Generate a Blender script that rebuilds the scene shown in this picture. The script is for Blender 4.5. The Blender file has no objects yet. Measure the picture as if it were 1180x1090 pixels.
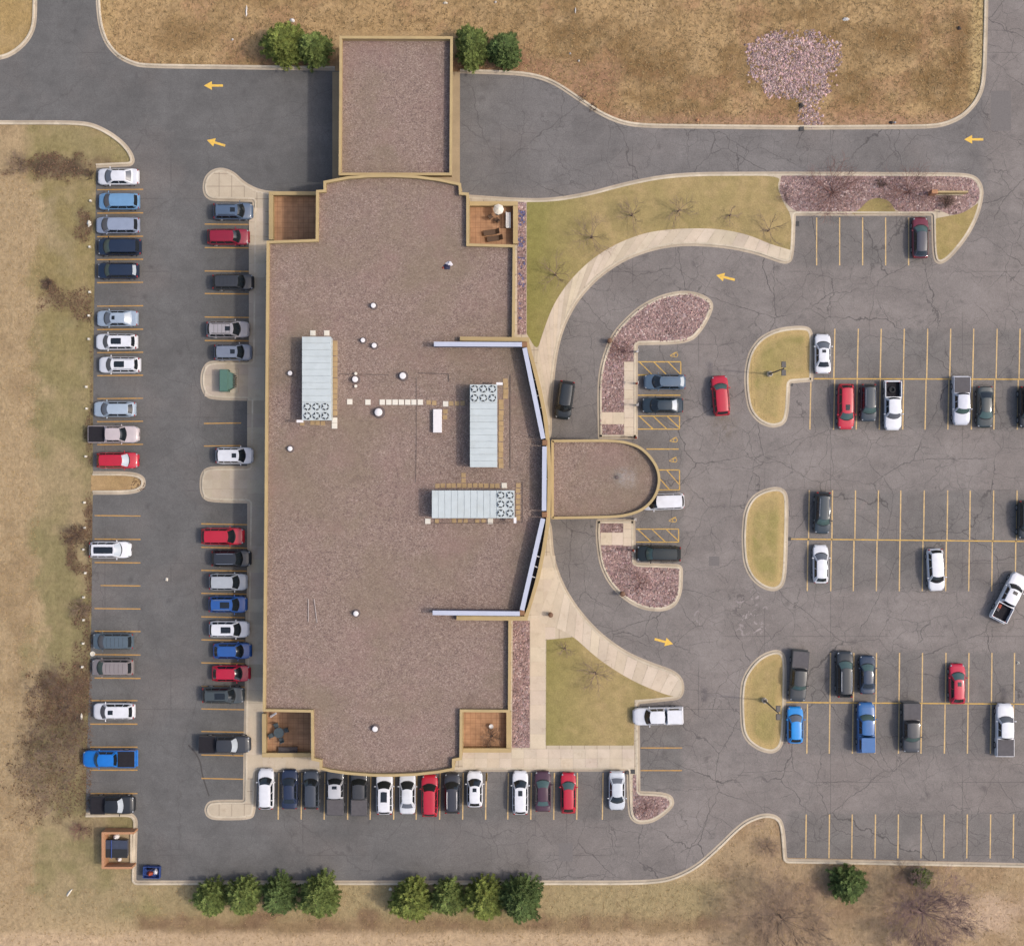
import bpy, bmesh, math, random
import numpy as np
from mathutils import Vector, Matrix
random.seed(7)
RNG = np.random.default_rng(11)
R = math.radians
scn = bpy.context.scene
COL = scn.collection
S = 0.1            # metres on the ground per photograph pixel
CAMH = 150.0       # height of the drone
KEXP = 1.5         # how much brighter than its base colour a sunlit surface renders

def P(px, py, h=0.0):
    """the point at height h that the photograph shows at (px, py)"""
    k = (CAMH - h) / CAMH * S
    return ((px - 590) * k, (545 - py) * k)

def lin(c):
    c = c / 255.0
    return c / 12.92 if c <= 0.04045 else ((c + 0.055) / 1.055) ** 2.4
def rgb(r, g, b, k=KEXP):
    return (lin(r) / k, lin(g) / k, lin(b) / k, 1.0)

# ------------------------------------------------------------------ nodes
class NT:
    def __init__(s, name):
        s.m = bpy.data.materials.new(name); s.m.use_nodes = True
        s.t = s.m.node_tree; s.t.nodes.clear()
        s.out = s.t.nodes.new('ShaderNodeOutputMaterial')
        s.b = s.t.nodes.new('ShaderNodeBsdfPrincipled')
        s.t.links.new(s.b.outputs[0], s.out.inputs[0])
        s.b.inputs['Specular IOR Level'].default_value = 0.25
        s.b.inputs['Roughness'].default_value = 0.85
    def n(s, typ, **kw):
        nd = s.t.nodes.new(typ)
        for k, v in kw.items(): setattr(nd, k, v)
        return nd
    def set(s, sock, v):
        if hasattr(v, 'is_output') or isinstance(v, bpy.types.NodeSocket): s.t.links.new(v, sock)
        else:
            if hasattr(v, '__len__') and len(v) == 4 and len(sock.default_value) == 3: v = v[:3]
            sock.default_value = v
    def pos(s):
        return s.n('ShaderNodeTexCoord').outputs['Object']
    def geo(s):
        return s.n('ShaderNodeNewGeometry').outputs['Position']
    def noise(s, vec, scale, detail=3, rough=0.55, dist=0.0):
        nd = s.n('ShaderNodeTexNoise'); s.set(nd.inputs['Vector'], vec)
        nd.inputs['Scale'].default_value = scale; nd.inputs['Detail'].default_value = detail
        nd.inputs['Roughness'].default_value = rough; nd.inputs['Distortion'].default_value = dist
        return nd
    def vor(s, vec, scale, feature='F1', rnd=1.0):
        nd = s.n('ShaderNodeTexVoronoi', feature=feature); s.set(nd.inputs['Vector'], vec)
        nd.inputs['Scale'].default_value = scale; nd.inputs['Randomness'].default_value = rnd
        return nd
    def math(s, op, a, b=0.0, c=0.0, clamp=False):
        nd = s.n('ShaderNodeMath', operation=op, use_clamp=clamp)
        s.set(nd.inputs[0], a); s.set(nd.inputs[1], b); s.set(nd.inputs[2], c)
        return nd.outputs[0]
    def rng(s, v, a, b, c=0.0, d=1.0, smooth=False):
        nd = s.n('ShaderNodeMapRange'); nd.interpolation_type = 'SMOOTHSTEP' if smooth else 'LINEAR'
        s.set(nd.inputs[0], v)
        for i, x in enumerate((a, b, c, d)): nd.inputs[1 + i].default_value = x
        return nd.outputs[0]
    def mix(s, f, a, b, mode='MIX'):
        nd = s.n('ShaderNodeMix', data_type='RGBA', blend_type=mode)
        s.set(nd.inputs[0], f); s.set(nd.inputs[6], a); s.set(nd.inputs[7], b)
        return nd.outputs[2]
    def ramp(s, v, stops, interp='LINEAR'):
        nd = s.n('ShaderNodeValToRGB'); s.set(nd.inputs[0], v)
        cr = nd.color_ramp; cr.interpolation = interp
        while len(cr.elements) < len(stops): cr.elements.new(0.5)
        for e, (p, c) in zip(cr.elements, stops): e.position = p; e.color = c
        return nd.outputs[0]
    def attr(s, name):
        return s.n('ShaderNodeAttribute', attribute_name=name).outputs['Color']
    def scalev(s, vec, f):
        nd = s.n('ShaderNodeVectorMath', operation='MULTIPLY'); s.set(nd.inputs[0], vec)
        nd.inputs[1].default_value = f
        return nd.outputs[0]
    def val(s, col, v):
        """col multiplied by a number or number socket"""
        nd = s.n('ShaderNodeVectorMath', operation='SCALE'); s.set(nd.inputs[0], col); s.set(nd.inputs['Scale'], v)
        return nd.outputs[0]
    def bump(s, h, dist, strength=1.0):
        nd = s.n('ShaderNodeBump'); s.set(nd.inputs['Height'], h)
        nd.inputs['Distance'].default_value = dist; nd.inputs['Strength'].default_value = strength
        s.t.links.new(nd.outputs[0], s.b.inputs['Normal'])
    def col(s, c): s.set(s.b.inputs['Base Color'], c); return s
    def rough(s, v): s.set(s.b.inputs['Roughness'], v); return s

def plain(name, c, rough=0.7, metal=0.0, spec=0.3, var=0.12, scale=3.0):
    t = NT(name)
    n = t.noise(t.geo(), scale, 4)
    t.col(t.val(c, t.rng(n.outputs[0], 0.25, 0.75, 1 - var, 1 + var)))
    t.b.inputs['Roughness'].default_value = rough; t.b.inputs['Metallic'].default_value = metal
    t.b.inputs['Specular IOR Level'].default_value = spec
    return t.m

def boxmask(t, xyz, x0, y0, x1, y1, soft):
    """1 inside a rectangle on the ground, fading over soft metres"""
    sep = t.n('ShaderNodeSeparateXYZ'); t.set(sep.inputs[0], xyz)
    a = t.rng(sep.outputs[0], x0 - soft, x0 + soft); b = t.rng(sep.outputs[0], x1 - soft, x1 + soft, 1, 0)
    c = t.rng(sep.outputs[1], y0 - soft, y0 + soft); d = t.rng(sep.outputs[1], y1 - soft, y1 + soft, 1, 0)
    return t.math('MULTIPLY', t.math('MULTIPLY', a, b), t.math('MULTIPLY', c, d))

M = {}
def build_materials():
    # --- worn asphalt
    t = NT('asphalt'); p = t.geo()
    sep = t.n('ShaderNodeSeparateXYZ'); t.set(sep.inputs[0], p)
    big = t.noise(p, 0.05, 4, 0.6).outputs[0]
    age = t.math('ADD', t.rng(sep.outputs[0], -28, 26, 0, 1, True), t.math('MULTIPLY', t.math('SUBTRACT', big, 0.5), 0.55))
    base = t.mix(age, rgb(110, 108, 106), rgb(139, 131, 126))
    # parking bays: less traffic, darker and greener
    masks = []
    for (x0, y0, x1, y1) in ((233, 232, 290, 920), (290, 888, 720, 944), (735, 400, 786, 640), (737, 812, 786, 912),
                             (917, 248, 1073, 306), (908, 936, 1300, 992), (936, 380, 1300, 495), (925, 566, 1300, 680), (925, 752, 1300, 868)):
        a = P(x0, y1); b = P(x1, y0)
        masks.append(boxmask(t, p, a[0], a[1], b[0], b[1], 0.35))
    mk = masks[0]
    for q in masks[1:]: mk = t.math('MAXIMUM', mk, q)
    mk = t.math('MULTIPLY', mk, t.rng(t.noise(p, 0.25, 3).outputs[0], 0.3, 0.7, 0.35, 1.0))
    base = t.mix(t.math('MULTIPLY', mk, 0.55), base, rgb(104, 103, 100))
    # north drive: smoother, bluish
    a = P(390, 218); b = P(1135, 82)
    nd_ = boxmask(t, p, a[0], a[1], b[0], b[1], 0.8)
    base = t.mix(t.math('MULTIPLY', nd_, 0.5), base, rgb(116, 114, 113))
    # wheel tracks in the drop-off loop and lanes, big blotches
    bl = t.noise(p, 0.16, 5, 0.65, 0.6).outputs[0]
    base = t.val(base, t.rng(bl, 0.28, 0.72, 0.81, 1.15))
    base = t.val(base, t.rng(t.noise(p, 0.7, 5, 0.7, 0.8).outputs[0], 0.28, 0.72, 0.92, 1.08))
    base = t.mix(t.rng(t.noise(p, 0.42, 4, 0.7).outputs[0], 0.58, 0.74, 0, 0.4), base, rgb(104, 100, 97))
    pink = t.noise(p, 0.1, 3, 0.5).outputs[0]
    base = t.mix(t.rng(pink, 0.52, 0.7, 0, 0.35), base, t.val(base, 1.0), 'MIX')
    base = t.mix(t.rng(pink, 0.5, 0.72, 0, 0.4), base, rgb(132, 122, 116))
    st = t.noise(t.scalev(p, (0.35, 2.2, 1)), 0.5, 3).outputs[0]
    base = t.val(base, t.rng(st, 0.3, 0.7, 0.955, 1.045))
    grain = t.noise(p, 9, 3, 0.7).outputs[0]
    base = t.val(base, t.rng(grain, 0.25, 0.75, 0.86, 1.14))
    ag = t.vor(p, 14).outputs['Color']
    agv = t.n('ShaderNodeSeparateColor'); t.set(agv.inputs[0], ag)
    base = t.val(base, t.rng(agv.outputs[0], 0, 1, 0.9, 1.1))
    # dark oil drips
    oil = t.vor(p, 0.45).outputs['Distance']
    oilm = t.math('MULTIPLY', t.rng(oil, 0.1, 0.32, 1, 0), t.rng(t.noise(p, 0.7, 2).outputs[0], 0.52, 0.66, 0, 0.45))
    base = t.mix(oilm, base, rgb(80, 76, 75))
    # cracks, more of them in the old eastern lot
    wob = t.n('ShaderNodeVectorMath', operation='ADD'); t.set(wob.inputs[0], p)
    wv = t.n('ShaderNodeVectorMath', operation='SCALE'); t.set(wv.inputs[0], t.noise(p, 0.6, 3, 0.55).outputs['Color']); wv.inputs['Scale'].default_value = 1.1
    t.t.links.new(wv.outputs[0], wob.inputs[1]); pw = wob.outputs[0]
    crk = None
    for scale, w, lo, hi, st_ in ((0.17, 0.0062, 0.32, 0.54, 0.75), (0.085, 0.0042, 0.32, 0.52, 0.85), (0.31, 0.0095, 0.38, 0.56, 0.6), (0.6, 0.015, 0.46, 0.62, 0.5)):
        d = t.vor(pw, scale, 'DISTANCE_TO_EDGE').outputs['Distance']
        line = t.rng(d, w * 0.35, w, 1, 0)
        brk = t.rng(t.noise(p, 0.13 + scale * 0.4, 3).outputs[0], lo, hi, 0, st_)
        c = t.math('MULTIPLY', line, brk)
        crk = c if crk is None else t.math('MAXIMUM', crk, c)
    crk = t.math('MULTIPLY', crk, t.rng(age, 0.0, 0.9, 0.4, 0.9))
    base = t.mix(crk, base, rgb(86, 82, 80))
    # paving seams
    for ax, per, off in ((0, 7.6, 1.3), (1, 8.4, 2.0)):
        m_ = t.math('PINGPONG', t.math('ADD', sep.outputs[ax], off + 1000 * per), per / 2)
        ln = t.rng(m_, 0.02, 0.07, 1, 0)
        ln = t.math('MULTIPLY', ln, t.rng(t.noise(p, 0.1, 2).outputs[0], 0.5, 0.6, 0, 0.35))
        base = t.mix(ln, base, rgb(70, 67, 66))
    # paler worn lanes between the rows
    for (x0, y0, x1, y1) in ((930, 308, 1300, 374), (915, 500, 1300, 560), (915, 685, 1300, 748), (915, 872, 1300, 932), (795, 390, 850, 900), (172, 195, 222, 930)):
        a = P(x0, y1); b = P(x1, y0)
        k = t.math('MULTIPLY', boxmask(t, p, a[0], a[1], b[0], b[1], 1.6), t.rng(t.noise(p, 0.3, 4, 0.65).outputs[0], .35, .65, 0.0, 0.5))
        base = t.mix(k, base, t.val(base, 1.13))
    # chalky scrape marks and a brown spill
    for (x0, y0, x1, y1), lo, hi, c in (((850, 680, 886, 735), .56, .64, rgb(186, 174, 170)), ((800, 695, 815, 722), .6, .66, rgb(186, 174, 170)), ((826, 478, 846, 504), .4, .7, rgb(112, 98, 78)), ((985, 560, 1010, 640), .58, .75, rgb(150, 136, 130)), ((600, 160, 640, 185), .6, .7, rgb(160, 154, 150))):
        a = P(x0, y1); b = P(x1, y0)
        k = t.math('MULTIPLY', boxmask(t, p, a[0], a[1], b[0], b[1], 0.9), t.rng(t.noise(p, 0.9, 4, 0.7, 1.0).outputs[0], lo, hi, 0, 0.75))
        base = t.mix(k, base, c)
    t.col(base); t.b.inputs['Roughness'].default_value = 0.92
    t.bump(t.math('SUBTRACT', grain, crk), 0.02, 0.5)
    M['asphalt'] = t.m
    # --- darker asphalt of cut-out patches
    t = NT('asphalt_patch'); p = t.geo()
    c = t.val(rgb(124, 118, 115), t.rng(t.noise(p, 6, 4, 0.7).outputs[0], 0.25, 0.75, 0.86, 1.14))
    t.col(c); M['patch'] = t.m
    # --- painted markings, worn
    for nm, c in (('paint_mustard', rgb(206, 158, 84)), ('paint_tan', rgb(232, 196, 136)), ('paint_yellow', rgb(228, 184, 92)), ('paint_arrow', rgb(246, 200, 92))):
        t = NT(nm); p = t.geo()
        w = t.noise(p, 3.2, 5, 0.7).outputs[0]
        f = t.rng(w, 0.36, 0.6, 0.45, 0.0) if nm != 'paint_arrow' else t.rng(w, 0.33, 0.5, 0.35, 0.0)
        t.col(t.mix(f, c, rgb(128, 118, 112))); t.b.inputs['Roughness'].default_value = 0.8
        M[nm] = t.m
    # --- concrete: kerb, walks
    def concrete(nm, c, joint=None, attr=False, var=0.1):
        t = NT(nm); p = t.geo()
        base = c if not attr else t.mix(1.0, c, t.attr('Tone'), 'MULTIPLY')
        base = t.val(base, t.rng(t.noise(p, 0.45, 5, 0.65).outputs[0], 0.28, 0.72, 1 - var, 1 + var))
        base = t.val(base, t.rng(t.noise(p, 7, 3, 0.7).outputs[0], 0.25, 0.75, 0.94, 1.06))
        if nm in ('kerb', 'gutter'):     # cast in lengths, each weathered differently
            sc = t.n('ShaderNodeSeparateColor'); t.set(sc.inputs[0], t.vor(p, 0.33).outputs['Color'])
            base = t.val(base, t.rng(sc.outputs[0], 0, 1, .88, 1.06))
            base = t.mix(t.rng(t.noise(p, 2.3, 4, 0.7).outputs[0], .58, .7, 0, .4), base, rgb(128, 116, 102))
        stn = t.rng(t.noise(p, 1.1, 4, 0.7).outputs[0], 0.55, 0.75, 0, 0.3)
        base = t.mix(stn, base, rgb(160, 138, 112))
        if joint:
            sp = t.n('ShaderNodeSeparateXYZ'); t.set(sp.inputs[0], p)
            for ax in (0, 1):
                m_ = t.math('PINGPONG', t.math('ADD', sp.outputs[ax], 1000 * joint + 0.37), joint / 2)
                base = t.mix(t.rng(m_, 0.015, 0.06, 0.55, 0), base, rgb(120, 104, 88))
        t.col(base); t.b.inputs['Roughness'].default_value = 0.9
        M[nm] = t.m
    concrete('kerb', rgb(216, 201, 177), None, False, 0.17)
    concrete('gutter', rgb(196, 180, 158), None, False, 0.14)
    concrete('walk', rgb(205, 189, 165), 1.45)
    concrete('walk_tone', rgb(214, 198, 176), None, True)
    concrete('apron', rgb(178, 156, 124), None, False, 0.14)
    # --- ground: base colour per vertex, fine structure here
    def turf(nm, attrname, c=None, fine=1.0):
        t = NT(nm); p = t.geo()
        base = t.attr(attrname) if c is None else c
        f1 = t.noise(p, 1.7, 6, 0.7, 0.4).outputs[0]
        f2 = t.noise(t.scalev(p, (1.0, 0.55, 1)), 5.5, 4, 0.75, 0.8).outputs[0]
        f3 = t.noise(p, 0.35, 4, 0.6).outputs[0]
        base = t.val(base, t.rng(f1, 0.25, 0.75, 1 - 0.24 * fine, 1 + 0.24 * fine))
        base = t.val(base, t.rng(f2, 0.25, 0.75, 1 - 0.2 * fine, 1 + 0.2 * fine))
        base = t.mix(t.rng(f3, 0.48, 0.72, 0, 0.32 * fine), base, rgb(196, 170, 132))
        mow = t.noise(t.scalev(p, (1.6, 0.05, 1)), 1.0, 3).outputs[0]
        base = t.val(base, t.rng(mow, 0.3, 0.7, 0.95, 1.05))
        base = t.mix(t.rng(t.noise(p, 2.6, 4, 0.7).outputs[0], 0.6, 0.78, 0, 0.4 * fine), base, rgb(112, 88, 58))
        t.col(base); t.b.inputs['Roughness'].default_value = 1.0; t.b.inputs['Specular IOR Level'].default_value = 0.05
        t.bump(t.math('ADD', f1, f2), 0.10 * fine, 0.8)
        M[nm] = t.m
    turf('ground', 'Col')
    def lawn(nm, c1, c2, c3, mode=None):
        t = NT(nm); p = t.geo()
        f0 = t.noise(p, 0.16, 4, 0.6, 0.5).outputs[0]
        f1 = t.noise(p, 1.2, 5, 0.65).outputs[0]
        f2 = t.noise(p, 6, 4, 0.7).outputs[0]
        base = t.mix(t.rng(f0, 0.36, 0.62), c1, c2)
        base = t.mix(t.rng(t.noise(p, 0.5, 4).outputs[0], 0.5, 0.72, 0, 0.6), base, c3)
        if mode == 'x':      # watered strip near the east wall is greener
            sp = t.n('ShaderNodeSeparateXYZ'); t.set(sp.inputs[0], p)
            gx = t.math('ADD', sp.outputs[0], t.math('MULTIPLY', t.math('SUBTRACT', f0, 0.5), 9.0))
            base = t.mix(t.rng(gx, 2.0, 9.5, 0.85, 0), base, rgb(140, 136, 78))
        if mode == 'attr':   # worn, drier margin along the kerb
            sp = t.n('ShaderNodeSeparateColor'); t.set(sp.inputs[0], t.attr('Inner'))
            k = t.math('ADD', sp.outputs[0], t.math('MULTIPLY', t.math('SUBTRACT', f1, 0.5), 1.2))
            base = t.mix(t.rng(k, 0.25, 0.75, 0.8, 0), base, rgb(200, 172, 120))
        base = t.val(base, t.rng(f1, 0.25, 0.75, 0.84, 1.16)); base = t.val(base, t.rng(f2, 0.25, 0.75, 0.82, 1.18))
        base = t.mix(t.rng(t.noise(p, 2.2, 5, 0.7).outputs[0], 0.58, 0.75, 0, 0.35), base, rgb(126, 108, 70))
        t.col(base); t.b.inputs['Roughness'].default_value = 1.0; t.b.inputs['Specular IOR Level'].default_value = 0.05
        t.bump(t.math('ADD', f1, f2), 0.05, 0.7)
        M[nm] = t.m
    lawn('lawn_dry', rgb(178, 156, 110), rgb(164, 147, 100), rgb(190, 164, 120), 'x')
    lawn('lawn_island', rgb(178, 157, 108), rgb(157, 146, 92), rgb(192, 166, 120), 'attr')
    lawn('turf_mixed', rgb(176, 155, 106), rgb(164, 147, 96), rgb(186, 160, 114))
    lawn('lawn_tan', rgb(184, 154, 112), rgb(176, 148, 106), rgb(142, 112, 82))
    # --- rock mulch
    def rocks(nm, scale, stops, bumpd):
        t = NT(nm); p = t.geo()
        v = t.vor(p, scale)
        sp = t.n('ShaderNodeSeparateColor'); t.set(sp.inputs[0], v.outputs['Color'])
        base = t.ramp(sp.outputs[0], stops)
        base = t.val(base, t.rng(sp.outputs[1], 0, 1, 0.78, 1.25))
        base = t.val(base, t.rng(t.noise(p, 0.35, 3).outputs[0], 0.3, 0.7, 0.85, 1.15))
        t.col(base); t.b.inputs['Roughness'].default_value = 0.9
        t.bump(t.rng(v.outputs['Distance'], 0, 0.8, 1, 0), bumpd, 0.8)
        M[nm] = t.m
    rocks('rock', 5.2, [(0, rgb(124, 102, 98)), (0.3, rgb(150, 122, 116)), (0.55, rgb(164, 136, 130)), (0.75, rgb(176, 147, 137)), (0.9, rgb(154, 135, 134)), (1, rgb(210, 186, 176))], 0.08)
    rocks('rock_pale', 3.4, [(0, rgb(110, 90, 92)), (0.35, rgb(158, 128, 128)), (0.6, rgb(178, 148, 146)), (0.8, rgb(150, 130, 140)), (1, rgb(226, 202, 204))], 0.14)
    # --- roof ballast
    t = NT('roof_gravel'); p = t.geo()
    v = t.vor(p, 10.5); sp = t.n('ShaderNodeSeparateColor'); t.set(sp.inputs[0], v.outputs['Color'])
    base = t.ramp(sp.outputs[0], [(0, rgb(120, 100, 92)), (0.35, rgb(146, 124, 113)), (0.7, rgb(157, 135, 122)), (1, rgb(180, 160, 146))])
    g = t.noise(p, 0.11, 5, 0.6, 0.4).outputs[0]
    base = t.mix(t.rng(g, 0.45, 0.64, 0, 0.5), base, rgb(140, 124, 102))
    base = t.mix(t.rng(t.noise(p, 0.33, 4, 0.65, 0.5).outputs[0], 0.6, 0.74, 0, 0.4), base, rgb(122, 104, 92))
    base = t.mix(t.rng(t.noise(p, 0.2, 4).outputs[0], 0.5, 0.72, 0, 0.35), base, rgb(158, 126, 120))
    base = t.val(base, t.rng(t.noise(p, 0.9, 5, 0.7).outputs[0], 0.25, 0.75, 0.9, 1.1))
    base = t.val(base, t.rng(t.noise(p, 6.5, 3, 0.7).outputs[0], 0.25, 0.75, 0.9, 1.1))
    for (x0, y0, x1, y1), c, m_ in (((712, 541, 732, 560), rgb(176, 168, 162), .75), ((706, 545, 714, 554), rgb(104, 116, 112), .9)):
        a = P(x0, y1, 4); b = P(x1, y0, 4)
        base = t.mix(t.math('MULTIPLY', boxmask(t, p, a[0], a[1], b[0], b[1], 0.5), t.rng(t.noise(p, 1.2, 4, 0.7).outputs[0], .38, .62, 0, m_)), base, c)
    t.col(base); t.bump(t.rng(v.outputs['Distance'], 0, 0.8, 1, 0), 0.05, 0.6)
    M['roof_gravel'] = t.m
    # --- building
    M['stucco'] = plain('stucco', rgb(184, 158, 114), 0.9, var=0.08)
    M['coping'] = plain('coping', rgb(192, 167, 120), 0.7, var=0.1, scale=0.8)
    M['brick'] = plain('brick_brown', rgb(150, 112, 82), 0.9, var=0.2, scale=9)
    M['cap_white'] = plain('white_metal_cap', rgb(200, 204, 220), 0.45, var=0.05, scale=0.7)
    M['steel_blue'] = plain('blue_grey_metal', rgb(92, 98, 122), 0.5, var=0.1)
    M['membrane'] = plain('black_membrane', rgb(66, 60, 60), 0.8, var=0.2)
    t = NT('tinted_glass'); t.col((0.012, 0.016, 0.02, 1)); t.b.inputs['Roughness'].default_value = 0.08; t.b.inputs['Specular IOR Level'].default_value = 0.6
    M['glass_dark'] = t.m
    t = NT('patio_tile'); p = t.geo()
    sp = t.n('ShaderNodeSeparateXYZ'); t.set(sp.inputs[0], p)
    br = t.vor(p, 1.6, rnd=0.0); sc = t.n('ShaderNodeSeparateColor'); t.set(sc.inputs[0], br.outputs['Color'])
    base = t.val(rgb(184, 142, 108), t.rng(t.noise(p, 1.3, 4).outputs[0], 0.3, 0.7, 0.85, 1.12))
    base = t.val(base, t.rng(sc.outputs[0], 0, 1, 0.9, 1.1))
    for ax in (0, 1):
        m_ = t.math('PINGPONG', t.math('ADD', sp.outputs[ax], 1000.2), 0.3)
        base = t.mix(t.rng(m_, 0.01, 0.04, 0.6, 0), base, rgb(140, 98, 74))
    t.col(base); M['patio'] = t.m
    # --- roof plant
    t = NT('galvanised_panel'); p = t.geo()
    base = t.val(rgb(206, 214, 214), t.rng(t.noise(p, 0.9, 4).outputs[0], 0.3, 0.7, 0.94, 1.05))
    base = t.mix(t.rng(t.noise(p, 1.6, 5, 0.7).outputs[0], 0.64, 0.74, 0, 0.4), base, rgb(150, 156, 154))
    base = t.mix(t.rng(t.noise(p, 0.5, 5, 0.7).outputs[0], 0.5, 0.7, 0, 0.3), base, rgb(186, 188, 180))
    t.col(base); t.b.inputs['Roughness'].default_value = 0.5; M['panel'] = t.m
    M['panel_dark'] = plain('dark_panel', rgb(90, 92, 92), 0.6)
    M['white_pvc'] = plain('white_plastic', rgb(246, 240, 238), 0.45, var=0.04)
    M['pad_white'] = plain('white_paver', rgb(240, 232, 216), 0.85, var=0.06)
    M['paver_tan'] = plain('tan_paver', rgb(184, 156, 116), 0.9, var=0.16, scale=1.4)
    M['fan_dark'] = plain('fan_dark', rgb(74, 78, 82), 0.6)
    M['conduit'] = plain('conduit_grey', rgb(110, 96, 92), 0.6)
    M['conduit_pale'] = plain('conduit_pale', rgb(186, 172, 166), 0.5)
    M['green_paint'] = plain('green_cabinet_paint', rgb(92, 126, 112), 0.55, var=0.06)
    M['pole'] = plain('dark_bronze_metal', rgb(104, 99, 95), 0.5)
    M['bronze'] = plain('bronze', rgb(124, 92, 70), 0.6)
    M['white_paint'] = plain('white_paint', rgb(236, 232, 228), 0.5, var=0.04)
    M['orange_brick'] = plain('orange_brick', rgb(192, 142, 106), 0.9, var=0.16, scale=7)
    M['dumpster'] = plain('navy_steel', rgb(70, 76, 92), 0.5, var=0.15)
    M['rubber'] = plain('black_rubber', rgb(52, 52, 54), 0.85)
    M['rim'] = plain('alloy', rgb(176, 178, 182), 0.35, metal=0.6)
    M['iron'] = plain('cast_iron', rgb(72, 66, 64), 0.8)
    M['wicker'] = plain('brown_wicker', rgb(104, 82, 66), 0.9, var=0.2, scale=12)
    M['slate_fabric'] = plain('slate_fabric', rgb(84, 94, 98), 0.9)
    M['wood_grey'] = plain('grey_wood', rgb(100, 92, 92), 0.85, var=0.2)
    M['pink_white'] = plain('crumpled_plastic', rgb(232, 226, 230), 0.4)
    M['navy_cloth'] = plain('navy_tarp', rgb(50, 50, 76), 0.6)
    M['rust_red'] = plain('rust_red', rgb(178, 84, 62), 0.7)
    M['blue_steel'] = plain('blue_steel', rgb(54, 78, 140), 0.5)
    M['bed_liner'] = plain('bed_liner', rgb(48, 46, 50), 0.9, spec=.1)
    # --- vegetation
    def veg(nm, c):
        t = NT(nm); base = t.mix(1.0, c, t.attr('Tone'), 'MULTIPLY')
        t.col(base); t.b.inputs['Roughness'].default_value = 0.85; t.b.inputs['Specular IOR Level'].default_value = 0.15
        M[nm] = t.m
    veg('needles', rgb(120, 132, 76)); veg('needles_dark', rgb(102, 118, 72)); veg('needles_yellow', rgb(130, 138, 74))
    veg('litter', rgb(124, 102, 84)); veg('stone', rgb(176, 150, 143)); veg('stone_pale', rgb(192, 168, 162)); veg('straw', rgb(184, 158, 116)); veg('blue_plant', rgb(118, 122, 168))
    M['bark'] = plain('bark', rgb(112, 92, 80), 0.95)
    M['twig'] = plain('grey_twig', rgb(150, 128, 110), 0.95)
    M['twig_purple'] = plain('purple_twig', rgb(148, 122, 118), 0.95)
    M['twig_red'] = plain('red_twig', rgb(146, 108, 98), 0.95)
    # --- vehicles
    t = NT('car_glass'); t.col((0.010, 0.013, 0.016, 1)); t.b.inputs['Roughness'].default_value = 0.12; t.b.inputs['Specular IOR Level'].default_value = 0.65
    M['car_glass'] = t.m
    t = NT('car_glass_green'); t.col((0.05, 0.085, 0.08, 1)); t.b.inputs['Roughness'].default_value = 0.2; t.b.inputs['Specular IOR Level'].default_value = 0.6
    M['car_glass_green'] = t.m
    t = NT('car_glass_grey'); t.col((0.10, 0.105, 0.12, 1)); t.b.inputs['Roughness'].default_value = 0.2; t.b.inputs['Specular IOR Level'].default_value = 0.6
    M['car_glass_grey'] = t.m
    t = NT('car_glass_bright'); t.col((0.34, 0.37, 0.40, 1)); t.b.inputs['Roughness'].default_value = 0.15; t.b.inputs['Specular IOR Level'].default_value = 0.8  # glare on the windows, painted in as a pale glass colour
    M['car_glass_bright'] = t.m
    t = NT('headlight'); t.col((0.26, 0.27, 0.29, 1)); t.b.inputs['Roughness'].default_value = 0.15; M['headlight'] = t.m
    t = NT('taillight'); t.col((0.22, 0.015, 0.015, 1)); t.b.inputs['Roughness'].default_value = 0.2; M['taillight'] = t.m
    M['black_trim'] = plain('black_trim', rgb(44, 44, 46), 0.6)
    M['chrome'] = plain('chrome', rgb(200, 200, 206), 0.25, metal=0.7)

def paint(c):
    key = 'car_paint_%d_%d_%d' % c
    if key in M: return M[key]
    t = NT(key); p = t.geo()
    if max(c) < 112: c = tuple(int(v*.80) for v in c)
    base = t.val(rgb(*c, k=1.55), t.rng(t.noise(p, 1.5, 4).outputs[0], 0.3, 0.7, 0.94, 1.06))
    t.col(base); t.b.inputs['Roughness'].default_value = 0.42
    t.b.inputs['Coat Weight'].default_value = 0.6; t.b.inputs['Coat Roughness'].default_value = 0.08
    t.b.inputs['Specular IOR Level'].default_value = 0.35
    M[key] = t.m
    return t.m
build_materials()

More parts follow.
